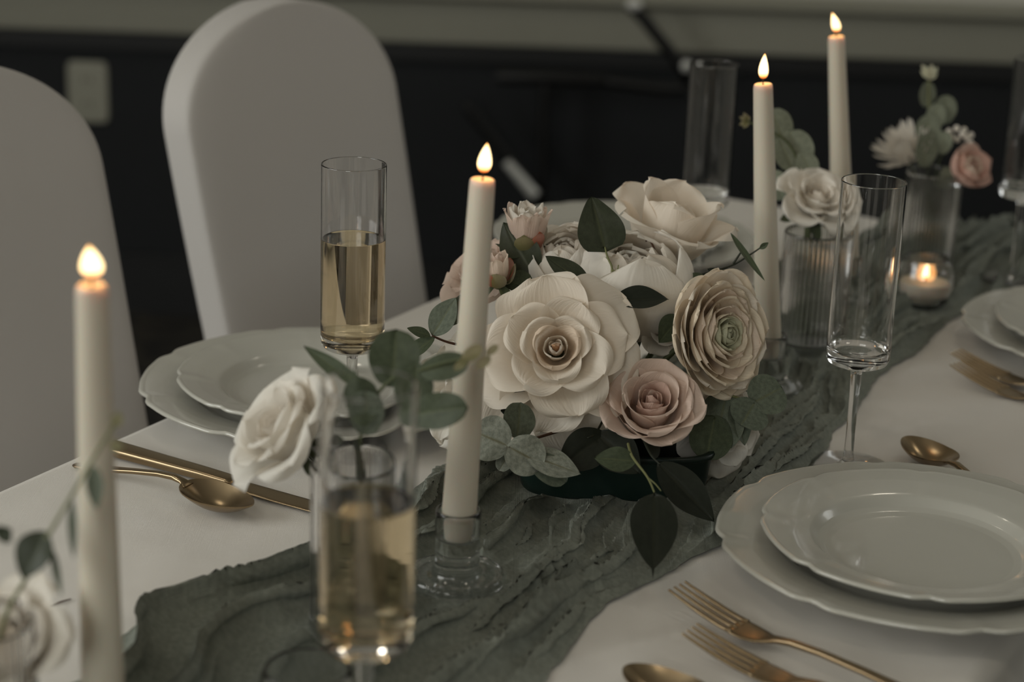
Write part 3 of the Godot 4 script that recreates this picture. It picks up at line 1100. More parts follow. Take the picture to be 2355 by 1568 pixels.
func bouquet() -> void:
	var foam := wp(0.082, 0.055, -1.37)
	var G := "blooms of the centre bouquet"
	# 1 great cream garden rose
	var gr := [
		[2, 0.05, 2.5, 0.6, 18, -2, -34, 0.34, 0.35, "apricot", 0.0, 0.02],
		[3, 0.14, 2.6, 1.0, 30, 0, -20, 0.60, 0.3, "cream", 0.0, 0.03],
		[3, 0.26, 2.8, 1.4, 42, 2, 0, 0.95, 0.0, "cream", 0.06, 0.03],
		[3, 0.45, 3.0, 1.9, 54, 8, 22, 1.45, 0.0, "peach_cream", 0.14, 0.03],
		[3, 0.5, 3.5, 2.4, 62, 18, 44, 2.0, 0.0, "cream", 0.20, 0.03],
		[4, 0.6, 4.1, 2.8, 72, 36, 68, 2.8, 0.0, "cream", 0.24, 0.03],
		[4, 0.7, 5.0, 3.2, 80, 60, 92, 4.2, -0.1, "cream", 0.2, 0.04],
		[5, 0.7, 5.8, 3.5, 90, 76, 122, 6.0, -0.3, "cream", 0.12, 0.05]]
	var f1 := bloom("garden_rose", "large open cream garden rose facing out at the front of the bouquet", wp(0.0312, 0.1215, -1.300), VIEW * 0.92 + UP * 0.22 + RIGHT * -0.06, 0.020, gr, foam, G, 0.5)
	# its lowest petals have folded right down over the dish
	for q in [[-0.62, 7.6, 2.6, 98.0, 92.0, 122.0], [0.26, 7.4, 3.0, 98.0, 90.0, 134.0]]:
		part("petal", petal_mesh(0.006, q[1] * 0.01, q[2] * 0.01, q[3], q[4], q[5], 0.09, -0.004, 0.06, 0.07), M.cream, f1, Transform3D(f1.basis.inverse() * Basis(RIGHT, VIEW.cross(RIGHT).normalized() * 1.0, VIEW.normalized()) * Basis(Vector3(1, 0, 0), Vector3(0, 0, 1), Vector3(0, -1, 0)) * Basis(UP, q[0]), Vector3.ZERO))
	# 2 dusty pink rose
	var pk := [
		[2, 0.05, 3.3, 0.6, 14, -2, -24, 0.30, 0.45, "deep_pink", 0.0, 0.02],
		[3, 0.15, 3.5, 0.9, 24, -2, -8, 0.58, 0.4, "dusty_pink", 0.0, 0.02],
		[3, 0.25, 3.7, 1.3, 32, 0, -4, 0.9, 0.3, "dusty_pink", 0.0, 0.02],
		[3, 0.35, 4.0, 1.9, 42, 2, 4, 1.3, 0.2, "dusty_pink", 0.05, 0.02],
		[3, 0.45, 4.3, 2.5, 52, 6, 22, 1.85, 0.1, "blush", 0.08, 0.02],
		[4, 0.5, 4.7, 3.0, 62, 14, 56, 2.5, 0.0, "blush", 0.10, 0.03],
		[5, 0.5, 4.8, 3.2, 74, 22, 66, 3.0, -0.1, "blush", 0.08, 0.03]]
	var f2 := bloom("pink_rose", "dusty pink spiral rose tucked under the large cream rose", wp(0.1010, 0.0900, -1.290), VIEW * 0.68 + UP * 0.62 + RIGHT * 0.02, 0.034, pk, foam, G, 1.1)
	sepals(f2, 5, 0.026, 0.005, "stem_dark", 80.0, 90.0, 120.0)
	# 3 ranunculus
	var rr := [[3, 0.05, 1.0, 0.6, 34, 0, -46, 0.42, 2.0, "celadon", 0.0, 0.02], [4, 0.12, 1.35, 0.95, 48, 4, -40, 0.75, 1.8, "celadon", 0.0, 0.02], [4, 0.18, 1.7, 1.3, 58, 12, -30, 1.0, 1.6, "celadon", 0.0, 0.02]]
	for k in 8:
		var f := k / 7.0
		var mat: String = ["celadon", "butter", "peach_edge", "butter", "peach_edge", "butter", "cream", "butter"][k]
		rr.append([5 + int(k * 0.45), 0.25 + 0.05 * k, lerpf(2.1, 5.4, f), lerpf(1.5, 3.0, f), lerpf(72, 94, f), lerpf(26, 56, f), lerpf(-14, 40, f), lerpf(1.25, 4.4, f), lerpf(1.3, -0.4, f), mat, 0.03, 0.04])
	bloom("ranunculus", "peach many layered ranunculus with pale green heart turned to the right", wp(0.1545, 0.1225, -1.342), VIEW * 0.70 + RIGHT * 0.64 + UP * 0.06, 0.022, rr, foam, G, 0.2)
	# 4 white peony behind
	var py := [
		[3, 0.2, 6.0, 2.2, 40, 0, -40, 1.4, 0.2, "white", 0.0, 0.06],
		[4, 0.3, 7.0, 2.9, 58, 2, -56, 2.2, 0.2, "white", 0.0, 0.06],
		[5, 0.5, 8.6, 3.9, 76, 6, -64, 3.4, 0.1, "ivory", 0.0, 0.05],
		[5, 0.6, 10.0, 4.8, 90, 10, -64, 4.6, 0.0, "ivory", 0.0, 0.04],
		[6, 0.7, 10.8, 5.2, 100, 14, -56, 5.4, -0.1, "white", 0.0, 0.03]]
	bloom("peony", "round white peony filling the top middle of the bouquet", wp(0.0840, 0.1400, -1.4080), UP * 0.92 + VIEW * 0.18 + RIGHT * 0.12, 0.036, py, foam, G, 0.9)
	var py2 := []
	for q in py:
		var w := []
		w.append_array(q)
		for k in [2, 3, 7]:
			w[k] = w[k] * 0.72
		py2.append(w)
	bloom("peony", "smaller white peony half hidden behind the long dark leaf", wp(0.0400, 0.1500, -1.4200), UP * 0.88 + VIEW * 0.3 + RIGHT * -0.2, 0.026, py2, foam, G, 0.2)
	# 5 open rose at the top right
	var tr := [
		[3, 0.2, 3.8, 1.3, 36, 2, -8, 0.9, 0.0, "peach_cream", 0.0, 0.04],
		[3, 0.4, 4.8, 2.2, 50, 6, -4, 1.7, 0.0, "cream", 0.04, 0.04],
		[4, 0.5, 6.5, 3.4, 64, 12, 6, 2.7, 0.0, "cream", 0.06, 0.04],
		[5, 0.6, 6.4, 3.5, 80, 30, 50, 3.6, -0.2, "cream", 0.14, 0.06]]
	bloom("open_rose", "loose cream rose with broad petals at the top right of the bouquet", wp(0.1210, 0.1700, -1.4650), UP * 0.94 + RIGHT * 0.22 + VIEW * 0.14, 0.026, tr, foam, G, 2.0)
	# 6, 7 small peony buds with green and red sepals
	var bud := [
		[5, 0.12, 3.4, 0.85, 38, 0, -10, 0.7, 0.1, "white", 0.0, 0.1],
		[6, 0.25, 3.7, 0.95, 54, 5, 2, 1.0, 0.0, "white", 0.0, 0.1],
		[7, 0.3, 3.7, 1.0, 66, 10, 10, 1.3, 0.0, "blush", 0.0, 0.1],
		[2, 0.35, 2.7, 0.8, 94, 24, 0, 1.4, -0.25, "rust", 0.0, 0.03, "sepal"],
		[3, 0.35, 2.8, 0.85, 96, 24, -2, 1.4, -0.3, "bud_green", 0.0, 0.03, "sepal"]]
	var b1 := bloom("peony_bud", "half open white peony bud on a long stem above the bouquet", wp(0.0080, 0.1835, -1.4100), UP * 0.98 + VIEW * 0.16, 0.020, bud, wp(0.035, 0.10, -1.385), G, 0.4, 0.0018)
	sepals(b1, 5, 0.02, 0.0035, "leaf_mid", 88.0, 96.0, 70.0)
	var bud2 := [
		[4, 0.12, 2.5, 0.65, 36, 0, -12, 0.6, 0.1, "blush", 0.0, 0.08],
		[5, 0.25, 2.6, 0.75, 54, 5, -2, 0.8, 0.0, "peach_edge", 0.0, 0.08],
		[2, 0.32, 2.3, 0.7, 92, 20, -4, 1.1, -0.2, "rust", 0.0, 0.03, "sepal"],
		[4, 0.32, 2.4, 0.75, 94, 22, -6, 1.1, -0.25, "bud_green", 0.0, 0.03, "sepal"]]
	var b2 := bloom("peony_bud", "small closed bud with orange and green sepals beside the middle candle", wp(-0.0125, 0.1555, -1.3760), UP * 0.95 + VIEW * 0.25 + RIGHT * -0.1, 0.010, bud2, wp(0.03, 0.10, -1.37), G, 1.4, 0.0018)
	sepals(b2, 5, 0.018, 0.003, "leaf_mid", 95.0, 110.0, 120.0)
	# 8 blush flower at the back left
	bloom("blush_rose", "pale blush rose half hidden behind the middle candle", wp(-0.0270, 0.1440, -1.4200), UP * 0.70 + VIEW * 0.3 + RIGHT * -0.5, 0.018, rose_rings(0.95, "blush", "peach_edge", "apricot", 8), foam, G, 0.7)
	# 9 white flower low at the left
	bloom("carnation", "white ruffled bloom low on the left of the bouquet behind the candle", wp(-0.0400, 0.0660, -1.3600), RIGHT * -0.66 + VIEW * 0.55 + UP * 0.12, 0.018, [
		[5, 0.2, 2.8, 1.0, 40, 8, 10, 0.9, 0.0, "white", 0.0, 0.16],
		[6, 0.3, 3.6, 1.4, 58, 22, 40, 1.3, 0.0, "white", 0.0, 0.16],
		[7, 0.4, 4.4, 1.7, 74, 44, 70, 1.8, 0.0, "white", 0.1, 0.16],
		[7, 0.4, 5.0, 1.9, 88, 66, 96, 2.2, -0.2, "white", 0.1, 0.14]], foam, G, 0.3)
	# soft cream bloom between the candle and the great rose
	bloom("cream_rose", "cream rose between the middle candle and the large rose", wp(0.0050, 0.1060, -1.3350), VIEW * 0.72 + RIGHT * -0.5 + UP * 0.3, 0.016, rose_rings(0.85, "cream", "peach_cream", "peach_cream", 14), foam, G, 1.9)
	# 10 frilled white daisy peeping out
	bloom("feathery_aster", "tiny frilled white petals peeping out beside the peony", wp(0.1180, 0.1500, -1.4150), UP * 0.8 + RIGHT * 0.4 + VIEW * 0.2, 0.008, [
		[9, 0.15, 1.5, 0.22, 30, 10, 22, 0.4, 0.0, "white", 0.0, 0.05], [11, 0.2, 1.6, 0.22, 50, 30, 50, 0.4, 0.0, "white", 0.0, 0.05]], foam, G, 0.0, 0.0012)
	# 11 white bloom low at the right
	bloom("white_rose", "white bloom low on the right of the bouquet under eucalyptus leaves", wp(0.1600, 0.0500, -1.3450), RIGHT * 0.45 + VIEW * 0.75 + UP * 0.05, 0.018, rose_rings(0.95, "white", "ivory", "ivory", 20), foam, G, 0.8)
	bloom("white_rose", "white rose deep between the peony and the ranunculus", wp(0.1180, 0.1180, -1.3820), UP * 0.5 + VIEW * 0.6 + RIGHT * 0.2, 0.016, rose_rings(0.7, "ivory", "ivory", "butter", 10), foam, G, 2.8)
	foliage()


func foliage() -> void:
	var G := "greenery of the centre bouquet"
	var foam := wp(0.082, 0.06, -1.36)
	# heart shaped leaf standing up
	var o := sprig("ivy_leaf", "upright heart shaped dark leaf on a pale stem above the peony", [wp(0.0640, 0.1445, -1.3560), wp(0.0700, 0.1520, -1.3640), wp(0.0715, 0.1610, -1.3700), wp(0.0680, 0.1680, -1.3750), wp(0.0660, 0.1745, -1.3790)], 0.0011, "stem_pale", "leaf", G)
	put_leaf(o, "leaf_blade", wp(0.0660, 0.1735, -1.3785), wp(0.0550, 0.2090, -1.3950), VIEW + RIGHT * 0.15, 0.0195, 2, "leaf_dark", 0.12, 0.05)
	part("tendril", tube([wp(0.0712, 0.1600, -1.3690) - o.position, wp(0.0750, 0.1600, -1.3680) - o.position, wp(0.0760, 0.1640, -1.3690) - o.position], 0.0007, 0.0005, 6), M.stem_pale, o)
	o = sprig("long_leaf", "long dark leaf lying over the white peony", [wp(0.060, 0.1430, -1.3600), wp(0.0570, 0.1480, -1.3600), wp(0.0540, 0.1510, -1.3620)], 0.0009, "stem_green", "leaf", G)
	put_leaf(o, "leaf_blade", wp(0.0560, 0.1495, -1.3600), wp(0.0220, 0.1685, -1.3680), VIEW + UP * 0.3, 0.0085, 0, "leaf_dark", 0.1, -0.06)
	o = sprig("glossy_leaf", "glossy dark leaf curling over the front of the peony", [wp(0.0680, 0.1380, -1.3480), wp(0.0720, 0.1430, -1.3440), wp(0.0740, 0.1450, -1.3430)], 0.001, "stem_dark", "leaf", G)
	put_leaf(o, "leaf_blade", wp(0.0720, 0.1440, -1.3430), wp(0.1120, 0.1500, -1.3440), VIEW * 0.6 + UP * 0.8, 0.0115, 0, "leaf_deep", 0.22, 0.12)
	o = sprig("dark_leaf", "broad dark leaf behind the two small buds", [wp(0.030, 0.130, -1.392), wp(0.022, 0.140, -1.394), wp(0.016, 0.146, -1.396)], 0.001, "stem_dark", "leaf", G)
	put_leaf(o, "leaf_blade", wp(0.0160, 0.1440, -1.3940), wp(-0.0100, 0.1840, -1.4040), VIEW + RIGHT * -0.2, 0.0150, 0, "leaf_dark", 0.15, 0.05)
	put_leaf(o, "leaf_blade", wp(0.0160, 0.1430, -1.3930), wp(-0.0060, 0.1420, -1.3800), VIEW + UP * 0.4, 0.010, 0, "leaf_mid", 0.15, 0.1)
	# left twig of eucalyptus
	o = sprig("eucalyptus_twig", "eucalyptus twig reaching out left of the middle candle", [wp(-0.0080, 0.1040, -1.3420), wp(-0.0420, 0.1085, -1.3390), wp(-0.0580, 0.1150, -1.3360)], 0.0012, "stem_brown", "leaf", G)
	put_leaf(o, "leaf_blade", wp(-0.0580, 0.1150, -1.3360), wp(-0.0420, 0.1440, -1.3380), VIEW + RIGHT * -0.3, 0.0100, 0, "leaf_euca", 0.15, 0.05)
	put_leaf(o, "leaf_blade", wp(-0.0460, 0.1200, -1.3440), wp(-0.0380, 0.1430, -1.3480), VIEW + RIGHT * 0.5, 0.0075, 0, "leaf_euca", 0.2, 0.05)
	put_leaf(o, "leaf_blade", wp(-0.0560, 0.1140, -1.3350), wp(-0.0780, 0.1000, -1.3280), VIEW * 0.5 + UP, 0.0075, 0, "leaf_mid", 0.2, 0.1)
	put_leaf(o, "leaf_blade", wp(-0.0590, 0.1150, -1.3350), wp(-0.0760, 0.1215, -1.3330), VIEW + UP * 0.4, 0.0040, 0, "leaf_mid", 0.2, 0.05)
	# silver eucalyptus at the lower left
	o = sprig("silver_eucalyptus", "pair of silvery round eucalyptus leaves low at the front left of the bouquet", [wp(0.040, 0.060, -1.300), wp(0.0150, 0.0615, -1.272), wp(-0.0005, 0.0600, -1.2620)], 0.0012, "stem_brown", "leaf", G)
	put_leaf(o, "leaf_blade", wp(-0.0005, 0.0605, -1.2625), wp(-0.0250, 0.0690, -1.2660), VIEW + UP * 0.1, 0.0165, 1, "leaf_silver", 0.1, 0.06)
	put_leaf(o, "leaf_blade", wp(0.0005, 0.0600, -1.2610), wp(0.0250, 0.0505, -1.2540), VIEW + UP * 0.3, 0.0150, 1, "leaf_silver", 0.14, 0.14)
	put_leaf(o, "leaf_blade", wp(0.0060, 0.0640, -1.2700), wp(0.0080, 0.0850, -1.2850), VIEW + RIGHT * 0.3, 0.0120, 1, "leaf_euca", 0.1, 0.05)
	put_leaf(o, "leaf_blade", wp(0.0120, 0.0550, -1.2600), wp(0.0520, 0.0460, -1.2560), VIEW * 0.6 + UP * 0.7, 0.0120, 0, "leaf_silver", 0.1, 0.1)
	put_leaf(o, "leaf_blade", wp(0.0020, 0.0570, -1.2630), wp(-0.0060, 0.0420, -1.2600), VIEW + UP * 0.2, 0.0060, 1, "leaf_silver", 0.1, 0.1)
	put_leaf(o, "leaf_blade", wp(0.0180, 0.0520, -1.2600), wp(0.0420, 0.0400, -1.2520), VIEW * 0.7 + UP * 0.5, 0.0110, 1, "leaf_euca", 0.1, 0.1)
	# right eucalyptus
	o = sprig("round_eucalyptus", "dull green round eucalyptus leaves low at the right of the bouquet", [wp(0.140, 0.075, -1.350), wp(0.1600, 0.0760, -1.3400), wp(0.1790, 0.0745, -1.3300)], 0.0012, "stem_pale", "leaf", G)
	put_leaf(o, "leaf_blade", wp(0.1770, 0.0740, -1.3310), wp(0.2000, 0.0830, -1.3440), VIEW + UP * 0.4, 0.0165, 1, "leaf_euca", 0.1, 0.05)
	put_leaf(o, "leaf_blade", wp(0.1780, 0.0750, -1.3290), wp(0.1690, 0.0600, -1.3200), VIEW + RIGHT * 0.3, 0.0165, 1, "leaf_euca", 0.12, 0.08)
	put_leaf(o, "leaf_blade", wp(0.1580, 0.0760, -1.3400), wp(0.1500, 0.0420, -1.3150), VIEW + RIGHT * -0.2, 0.0180, 1, "leaf_euca", 0.12, 0.1)
	put_leaf(o, "leaf_blade", wp(0.1620, 0.0720, -1.3350), wp(0.1740, 0.0460, -1.3200), VIEW + RIGHT * 0.7, 0.0110, 0, "leaf_euca", 0.3, 0.1)
	put_leaf(o, "leaf_blade", wp(0.1500, 0.0620, -1.3300), wp(0.1440, 0.0380, -1.3080), VIEW + UP * 0.2, 0.0160, 1, "leaf_mid", 0.1, 0.1)
	# hanging ruscus
	o = sprig("hanging_leaf", "large dark leaf hanging over the rim of the green dish", [wp(0.0840, 0.0620, -1.2700), wp(0.0860, 0.0610, -1.2480), wp(0.0950, 0.0570, -1.2220), wp(0.0991, 0.0527, -1.2054)], 0.0011, "stem_pale", "leaf", G)
	put_leaf(o, "leaf_blade", wp(0.0991, 0.0527, -1.2054), wp(0.0965, 0.0190, -1.1418), VIEW + UP * 0.6, 0.0160, 3, "leaf_deep", 0.1, 0.03)
	put_leaf(o, "leaf_blade", wp(0.0890, 0.0570, -1.2500), wp(0.0600, 0.0600, -1.2480), VIEW + UP * 0.4, 0.0090, 0, "leaf_mid", 0.15, 0.1)
	part("tendril", tube([wp(0.0955, 0.0532, -1.2310) - o.position, wp(0.1010, 0.0505, -1.2260) - o.position, wp(0.1050, 0.0470, -1.2220) - o.position], 0.0007, 0.0005, 6), M.stem_pale, o)
	o = sprig("trailing_leaf", "dark leaf trailing over the right end of the green dish", [wp(0.0950, 0.0600, -1.2900), wp(0.1000, 0.0560, -1.2660), wp(0.1060, 0.0530, -1.2560)], 0.001, "stem_dark", "leaf", G)
	put_leaf(o, "leaf_blade", wp(0.1040, 0.0540, -1.2580), wp(0.1450, 0.0190, -1.2380), VIEW + UP * 0.6, 0.0135, 0, "leaf_deep", 0.15, 0.02)
	o = sprig("shaded_leaf", "broad dark leaf tucked between the large rose and the dish", [wp(0.070, 0.070, -1.310), wp(0.062, 0.062, -1.290), wp(0.056, 0.060, -1.284)], 0.001, "stem_dark", "leaf", G)
	put_leaf(o, "leaf_blade", wp(0.0700, 0.0620, -1.2900), wp(0.0360, 0.0420, -1.2680), VIEW + UP * 0.2, 0.0150, 0, "leaf_deep", 0.1, 0.05)
	put_leaf(o, "leaf_blade", wp(0.0620, 0.0620, -1.2900), wp(0.0930, 0.0420, -1.2660), VIEW + UP * 0.2, 0.0150, 0, "leaf_deep", 0.1, 0.05)
	put_leaf(o, "leaf_blade", wp(0.0200, 0.0780, -1.3000), wp(-0.0060, 0.0760, -1.2900), VIEW, 0.0120, 0, "leaf_deep", 0.1, 0.05)
	# crossed twigs at the right
	o = sprig("budded_twig", "slim green twigs crossing in front of the candle behind the bouquet", [wp(0.1420, 0.1480, -1.4080), wp(0.1637, 0.1530, -1.4166), wp(0.1760, 0.1620, -1.4140), wp(0.1881, 0.1719, -1.4126)], 0.0009, "stem_dark", "leaf", G)
	put_leaf(o, "bud", wp(0.1840, 0.1685, -1.4120), wp(0.1905, 0.1735, -1.4126), VIEW, 0.0022, 0, "leaf_mid", 0.3, 0.0)
	o = sprig("slim_leaf", "slim dark leaf crossing the budded twig at the right of the bouquet", [wp(0.1650, 0.1560, -1.4120), wp(0.1700, 0.1640, -1.4140), wp(0.1720, 0.1660, -1.4150)], 0.0009, "stem_dark", "leaf", G)
	put_leaf(o, "leaf_blade", wp(0.1627, 0.1769, -1.4248), wp(0.1862, 0.1472, -1.3900), VIEW + RIGHT * 0.4, 0.0030, 0, "leaf_mid", 0.2, -0.08)
	o = sprig("olive_twig", "dark leafy twig between the peony and the ranunculus", [wp(0.1180, 0.1400, -1.3950), wp(0.1357, 0.1486, -1.3945), wp(0.1480, 0.1520, -1.3955)], 0.001, "stem_brown", "leaf", G)
	put_leaf(o, "leaf_blade", wp(0.1440, 0.1560, -1.3960), wp(0.1720, 0.1440, -1.3900), VIEW + UP * 0.7, 0.0050, 0, "leaf_deep", 0.2, 0.05)
	put_leaf(o, "leaf_blade", wp(0.1420, 0.1510, -1.3950), wp(0.1220, 0.1470, -1.3900), VIEW + UP * 0.4, 0.0040, 0, "leaf_mid", 0.2, 0.05)
	put_leaf(o, "leaf_blade", wp(0.1400, 0.1480, -1.3920), wp(0.1520, 0.1380, -1.3860), VIEW + UP * 0.3, 0.0045, 0, "leaf_deep", 0.2, 0.05)
	put_leaf(o, "leaf_blade", wp(0.1300, 0.1180, -1.3600), wp(0.1220, 0.1020, -1.3400), VIEW, 0.0090, 0, "leaf_deep", 0.2, 0.05)
	put_leaf(o, "leaf_blade", wp(0.1240, 0.1260, -1.3700), wp(0.1080, 0.1120, -1.3500), VIEW, 0.0100, 0, "leaf_mid", 0.2, 0.05)
	o = sprig("rose_stamen", "short brown curled twig in front of the top right rose", [wp(0.1060, 0.1560, -1.4180), wp(0.1050, 0.1640, -1.4200), wp(0.1010, 0.1700, -1.4210), wp(0.0985, 0.1690, -1.4200)], 0.0010, "stem_brown", "twig", G)


func bud_vase_flowers() -> void:
	sprig("loose_twig", "thin brown twig lying alone on the cloth at the far left", [tp(-0.130, 0.1690, 0.0016), tp(-0.123, 0.1712, 0.0022), tp(-0.116, 0.1728, 0.0016)], 0.0007, "stem_brown", "twig")
	# nearest vase behind the blurred flute
	var v0 := tp(-0.057, 0.351, 0.02)
	var o := bloom("vase_rose", "blurred white rose leaning left from the ribbed vase behind the nearest flute", wp(-0.1400, 0.1300, -1.1000), RIGHT * -0.72 + UP * 0.50 + VIEW * 0.34, 0.020, rose_rings(1.2, "white", "ivory", "ivory", -6), v0, "bud vase flowers", 0.4)
	sepals(o, 5, 0.02, 0.004, "leaf_mid", 95.0, 120.0, 130.0)
	o = sprig("vase_eucalyptus", "eucalyptus with broad round leaves in the ribbed vase behind the nearest flute", [v0, wp(-0.0900, 0.1250, -1.0800), wp(-0.0760, 0.1620, -1.0840), wp(-0.0480, 0.1800, -1.0760), wp(-0.0192, 0.1930, -1.0625)], 0.0014, "stem_green", "leaf", "bud vase greenery")
	put_leaf(o, "leaf_blade", wp(-0.0860, 0.1580, -1.0900), wp(-0.1300, 0.1730, -1.1350), VIEW + UP * 0.4, 0.0055, 0, "leaf_mid", 0.15, 0.05)
	put_leaf(o, "leaf_blade", wp(-0.0700, 0.1650, -1.0860), wp(-0.0690, 0.1960, -1.0980), VIEW, 0.0155, 1, "leaf_mid", 0.1, 0.05)
	put_leaf(o, "leaf_blade", wp(-0.0560, 0.1800, -1.0790), wp(-0.0560, 0.1560, -1.0680), VIEW, 0.0110, 1, "leaf_mid", 0.1, 0.05)
	put_leaf(o, "leaf_blade", wp(-0.0520, 0.1770, -1.0770), wp(-0.0250, 0.1870, -1.0680), VIEW + UP * 0.2, 0.0085, 1, "leaf_mid", 0.15, 0.05)
	put_leaf(o, "leaf_blade", wp(-0.0580, 0.1520, -1.0700), wp(-0.0250, 0.1650, -1.0520), VIEW + UP * 0.2, 0.0110, 1, "leaf_mid", 0.1, 0.05)
	put_leaf(o, "leaf_blade", wp(-0.0780, 0.1580, -1.0820), wp(-0.1000, 0.1520, -1.0780), VIEW + UP * 0.1, 0.0150, 1, "leaf_mid", 0.1, 0.05)
	put_leaf(o, "leaf_blade", wp(-0.0850, 0.1360, -1.0780), wp(-0.0850, 0.1640, -1.0750), VIEW, 0.0130, 1, "leaf_euca", 0.1, 0.05)
	for q in [[-0.0240, 0.1930, 0.004], [-0.0170, 0.1880, 0.003], [-0.0120, 0.1960, 0.0025], [-0.030, 0.186, 0.0026]]:
		put_leaf(o, "young_leaf", wp(q[0] - q[2], q[1] - q[2], -1.0640), wp(q[0] + q[2] * 1.6, q[1] + q[2] * 1.6, -1.0610), VIEW, q[2], 1, "bud_green", 0.1, 0.05)
	o = sprig("stem_bundle", "bundle of dark stems standing in the ribbed vase behind the nearest flute", [v0 + Vector3(0.005, -0.008, 0.004), wp(-0.0870, 0.1000, -1.0760), wp(-0.0930, 0.1300, -1.0800)], 0.0040, "stem_dark", "stem", "")
	# vase at the bottom left corner
	var vl := tp(-0.335, 0.315, 0.02)
	bloom("vase_rose", "blurred blush white rose cut off by the bottom left corner", wp(-0.2480, 0.0960, -0.8700), VIEW * 0.7 + UP * 0.4 + RIGHT * -0.5, 0.016, rose_rings(0.98, "ivory", "cream", "apricot", 6), vl, "bud vase flowers", 0.2)
	o = sprig("drooping_branch", "blurred green branch with small drooping leaves in front of the nearest candle", [vl, wp(-0.2500, 0.1000, -0.8700), wp(-0.2327, 0.1380, -0.8598), wp(-0.2224, 0.1586, -0.8560), wp(-0.2017, 0.1951, -0.8627), wp(-0.1889, 0.2173, -0.8699)], 0.0013, "stem_pale", "leaf", "bud vase greenery")
	put_leaf(o, "leaf_blade", wp(-0.2216, 0.1646, -0.8580), wp(-0.2311, 0.1444, -0.8461), VIEW + RIGHT * -0.3, 0.0100, 0, "leaf_dark", 0.2, 0.05)
	put_leaf(o, "leaf_blade", wp(-0.2445, 0.1598, -0.8564), wp(-0.2384, 0.1650, -0.8581), VIEW, 0.0050, 0, "leaf_dark", 0.2, 0.05)
	put_leaf(o, "bud", wp(-0.1975, 0.1991, -0.8587), wp(-0.1943, 0.1814, -0.8477), VIEW, 0.0042, 0, "leaf_euca", 0.3, 0.05)
	put_leaf(o, "bud", wp(-0.2084, 0.1809, -0.8581), wp(-0.2057, 0.1563, -0.8448), VIEW, 0.0022, 0, "leaf_euca", 0.3, 0.05)
	put_leaf(o, "bud", wp(-0.2182, 0.1567, -0.8554), wp(-0.2120, 0.1371, -0.8438), VIEW, 0.0020, 0, "leaf_euca", 0.3, 0.05)
	put_leaf(o, "young_leaf", wp(-0.1894, 0.2144, -0.8690), wp(-0.1870, 0.2224, -0.8716), VIEW, 0.0032, 0, "bud_green", 0.2, 0.05)
	put_leaf(o, "young_leaf", wp(-0.1917, 0.2073, -0.8667), wp(-0.1839, 0.2063, -0.8642), VIEW, 0.0028, 0, "bud_green", 0.2, 0.05)
	# vase beside the empty flute
	var v1 := tp(0.632, 0.374, 0.02)
	o = bloom("vase_rose", "white rose in the ribbed vase beside the empty flute", wp(0.2690, 0.1500, -1.6790), UP * 0.66 + VIEW * 0.55 + RIGHT * 0.22, 0.020, rose_rings(1.02, "white", "ivory", "cream", 6), v1, "bud vase flowers", 1.3, 0.0034)
	sepals(o, 5, 0.030, 0.0055, "leaf_mid", 98.0, 108.0, 92.0)
	o = sprig("vase_eucalyptus", "eucalyptus twig beside the candle in the ribbed vase with the white rose", [v1, wp(0.2620, 0.1180, -1.6850), wp(0.2560, 0.1550, -1.7030), wp(0.2400, 0.1880, -1.7130), wp(0.2015, 0.2050, -1.7181)], 0.0014, "stem_green", "leaf", "bud vase greenery")
	for q in [[0.2301, 0.2008, -1.7166, 0.0145], [0.2470, 0.1810, -1.7101, 0.0165], [0.2380, 0.1780, -1.7060, 0.0130], [0.2310, 0.1500, -1.7009, 0.0115], [0.2570, 0.1700, -1.7000, 0.0100]]:
		put_leaf(o, "leaf_blade", wp(q[0] + 0.008, q[1] - q[3], q[2]), wp(q[0] - 0.004, q[1] + q[3], q[2] - 0.008), VIEW + RIGHT * rng.randf_range(-0.3, 0.3), q[3], 1, "leaf_sage", 0.1, 0.05)
	for k in 6:
		put_leaf(o, "young_leaf", wp(0.2050, 0.2040, -1.7180), wp(0.2000 - 0.004 * sin(k * 1.1), 0.2050 + 0.007 * cos(k * 1.1), -1.7160), VIEW, 0.0024, 0, "bud_green", 0.2, 0.05)
	sprig("stem_bundle", "dark stems inside the ribbed vase with the white rose", [v1 + Vector3(0.004, -0.008, 0.004), wp(0.2680, 0.0900, -1.6780), wp(0.2670, 0.1250, -1.6790)], 0.0038, "stem_dark", "stem", "")
	# farthest vase
	var v2 := tp(0.937, 0.383, 0.02)
	var ch := []
	for k in 7:
		var f := k / 6.0
		ch.append([11 + k, 0.1 + 0.04 * k, lerpf(2.0, 3.9, f), 0.27, lerpf(25, 80, f), lerpf(2, 52, f), lerpf(-20, 30, f), 0.35, lerpf(0.4, 0.0, f), "white", 0.0, 0.02])
	bloom("chrysanthemum", "shaggy white chrysanthemum in the farthest ribbed vase", wp(0.3920, 0.1375, -1.9450), RIGHT * -0.45 + VIEW * 0.4 + UP * 0.55, 0.014, ch, v2, "bud vase flowers", 0.2, 0.0018)
	bloom("pink_ranunculus", "small salmon pink bloom at the right of the farthest ribbed vase", wp(0.4560, 0.1215, -1.9300), RIGHT * 0.42 + VIEW * 0.65 + UP * 0.25, 0.012, [
		[3, 0.05, 2.2, 0.7, 30, 0, -26, 0.45, 0.2, "peach_edge", 0.0, 0.02], [4, 0.15, 2.5, 1.0, 46, 2, -20, 0.85, 0.1, "salmon", 0.0, 0.03],
		[4, 0.2, 2.9, 1.4, 60, 8, -16, 1.3, 0.1, "peach_edge", 0.0, 0.03], [5, 0.25, 3.4, 1.7, 74, 18, -12, 1.8, 0.0, "salmon", 0.0, 0.03], [5, 0.25, 3.8, 1.9, 88, 34, 4, 2.3, -0.1, "salmon", 0.0, 0.03]], v2, "bud vase flowers", 0.9, 0.0018)
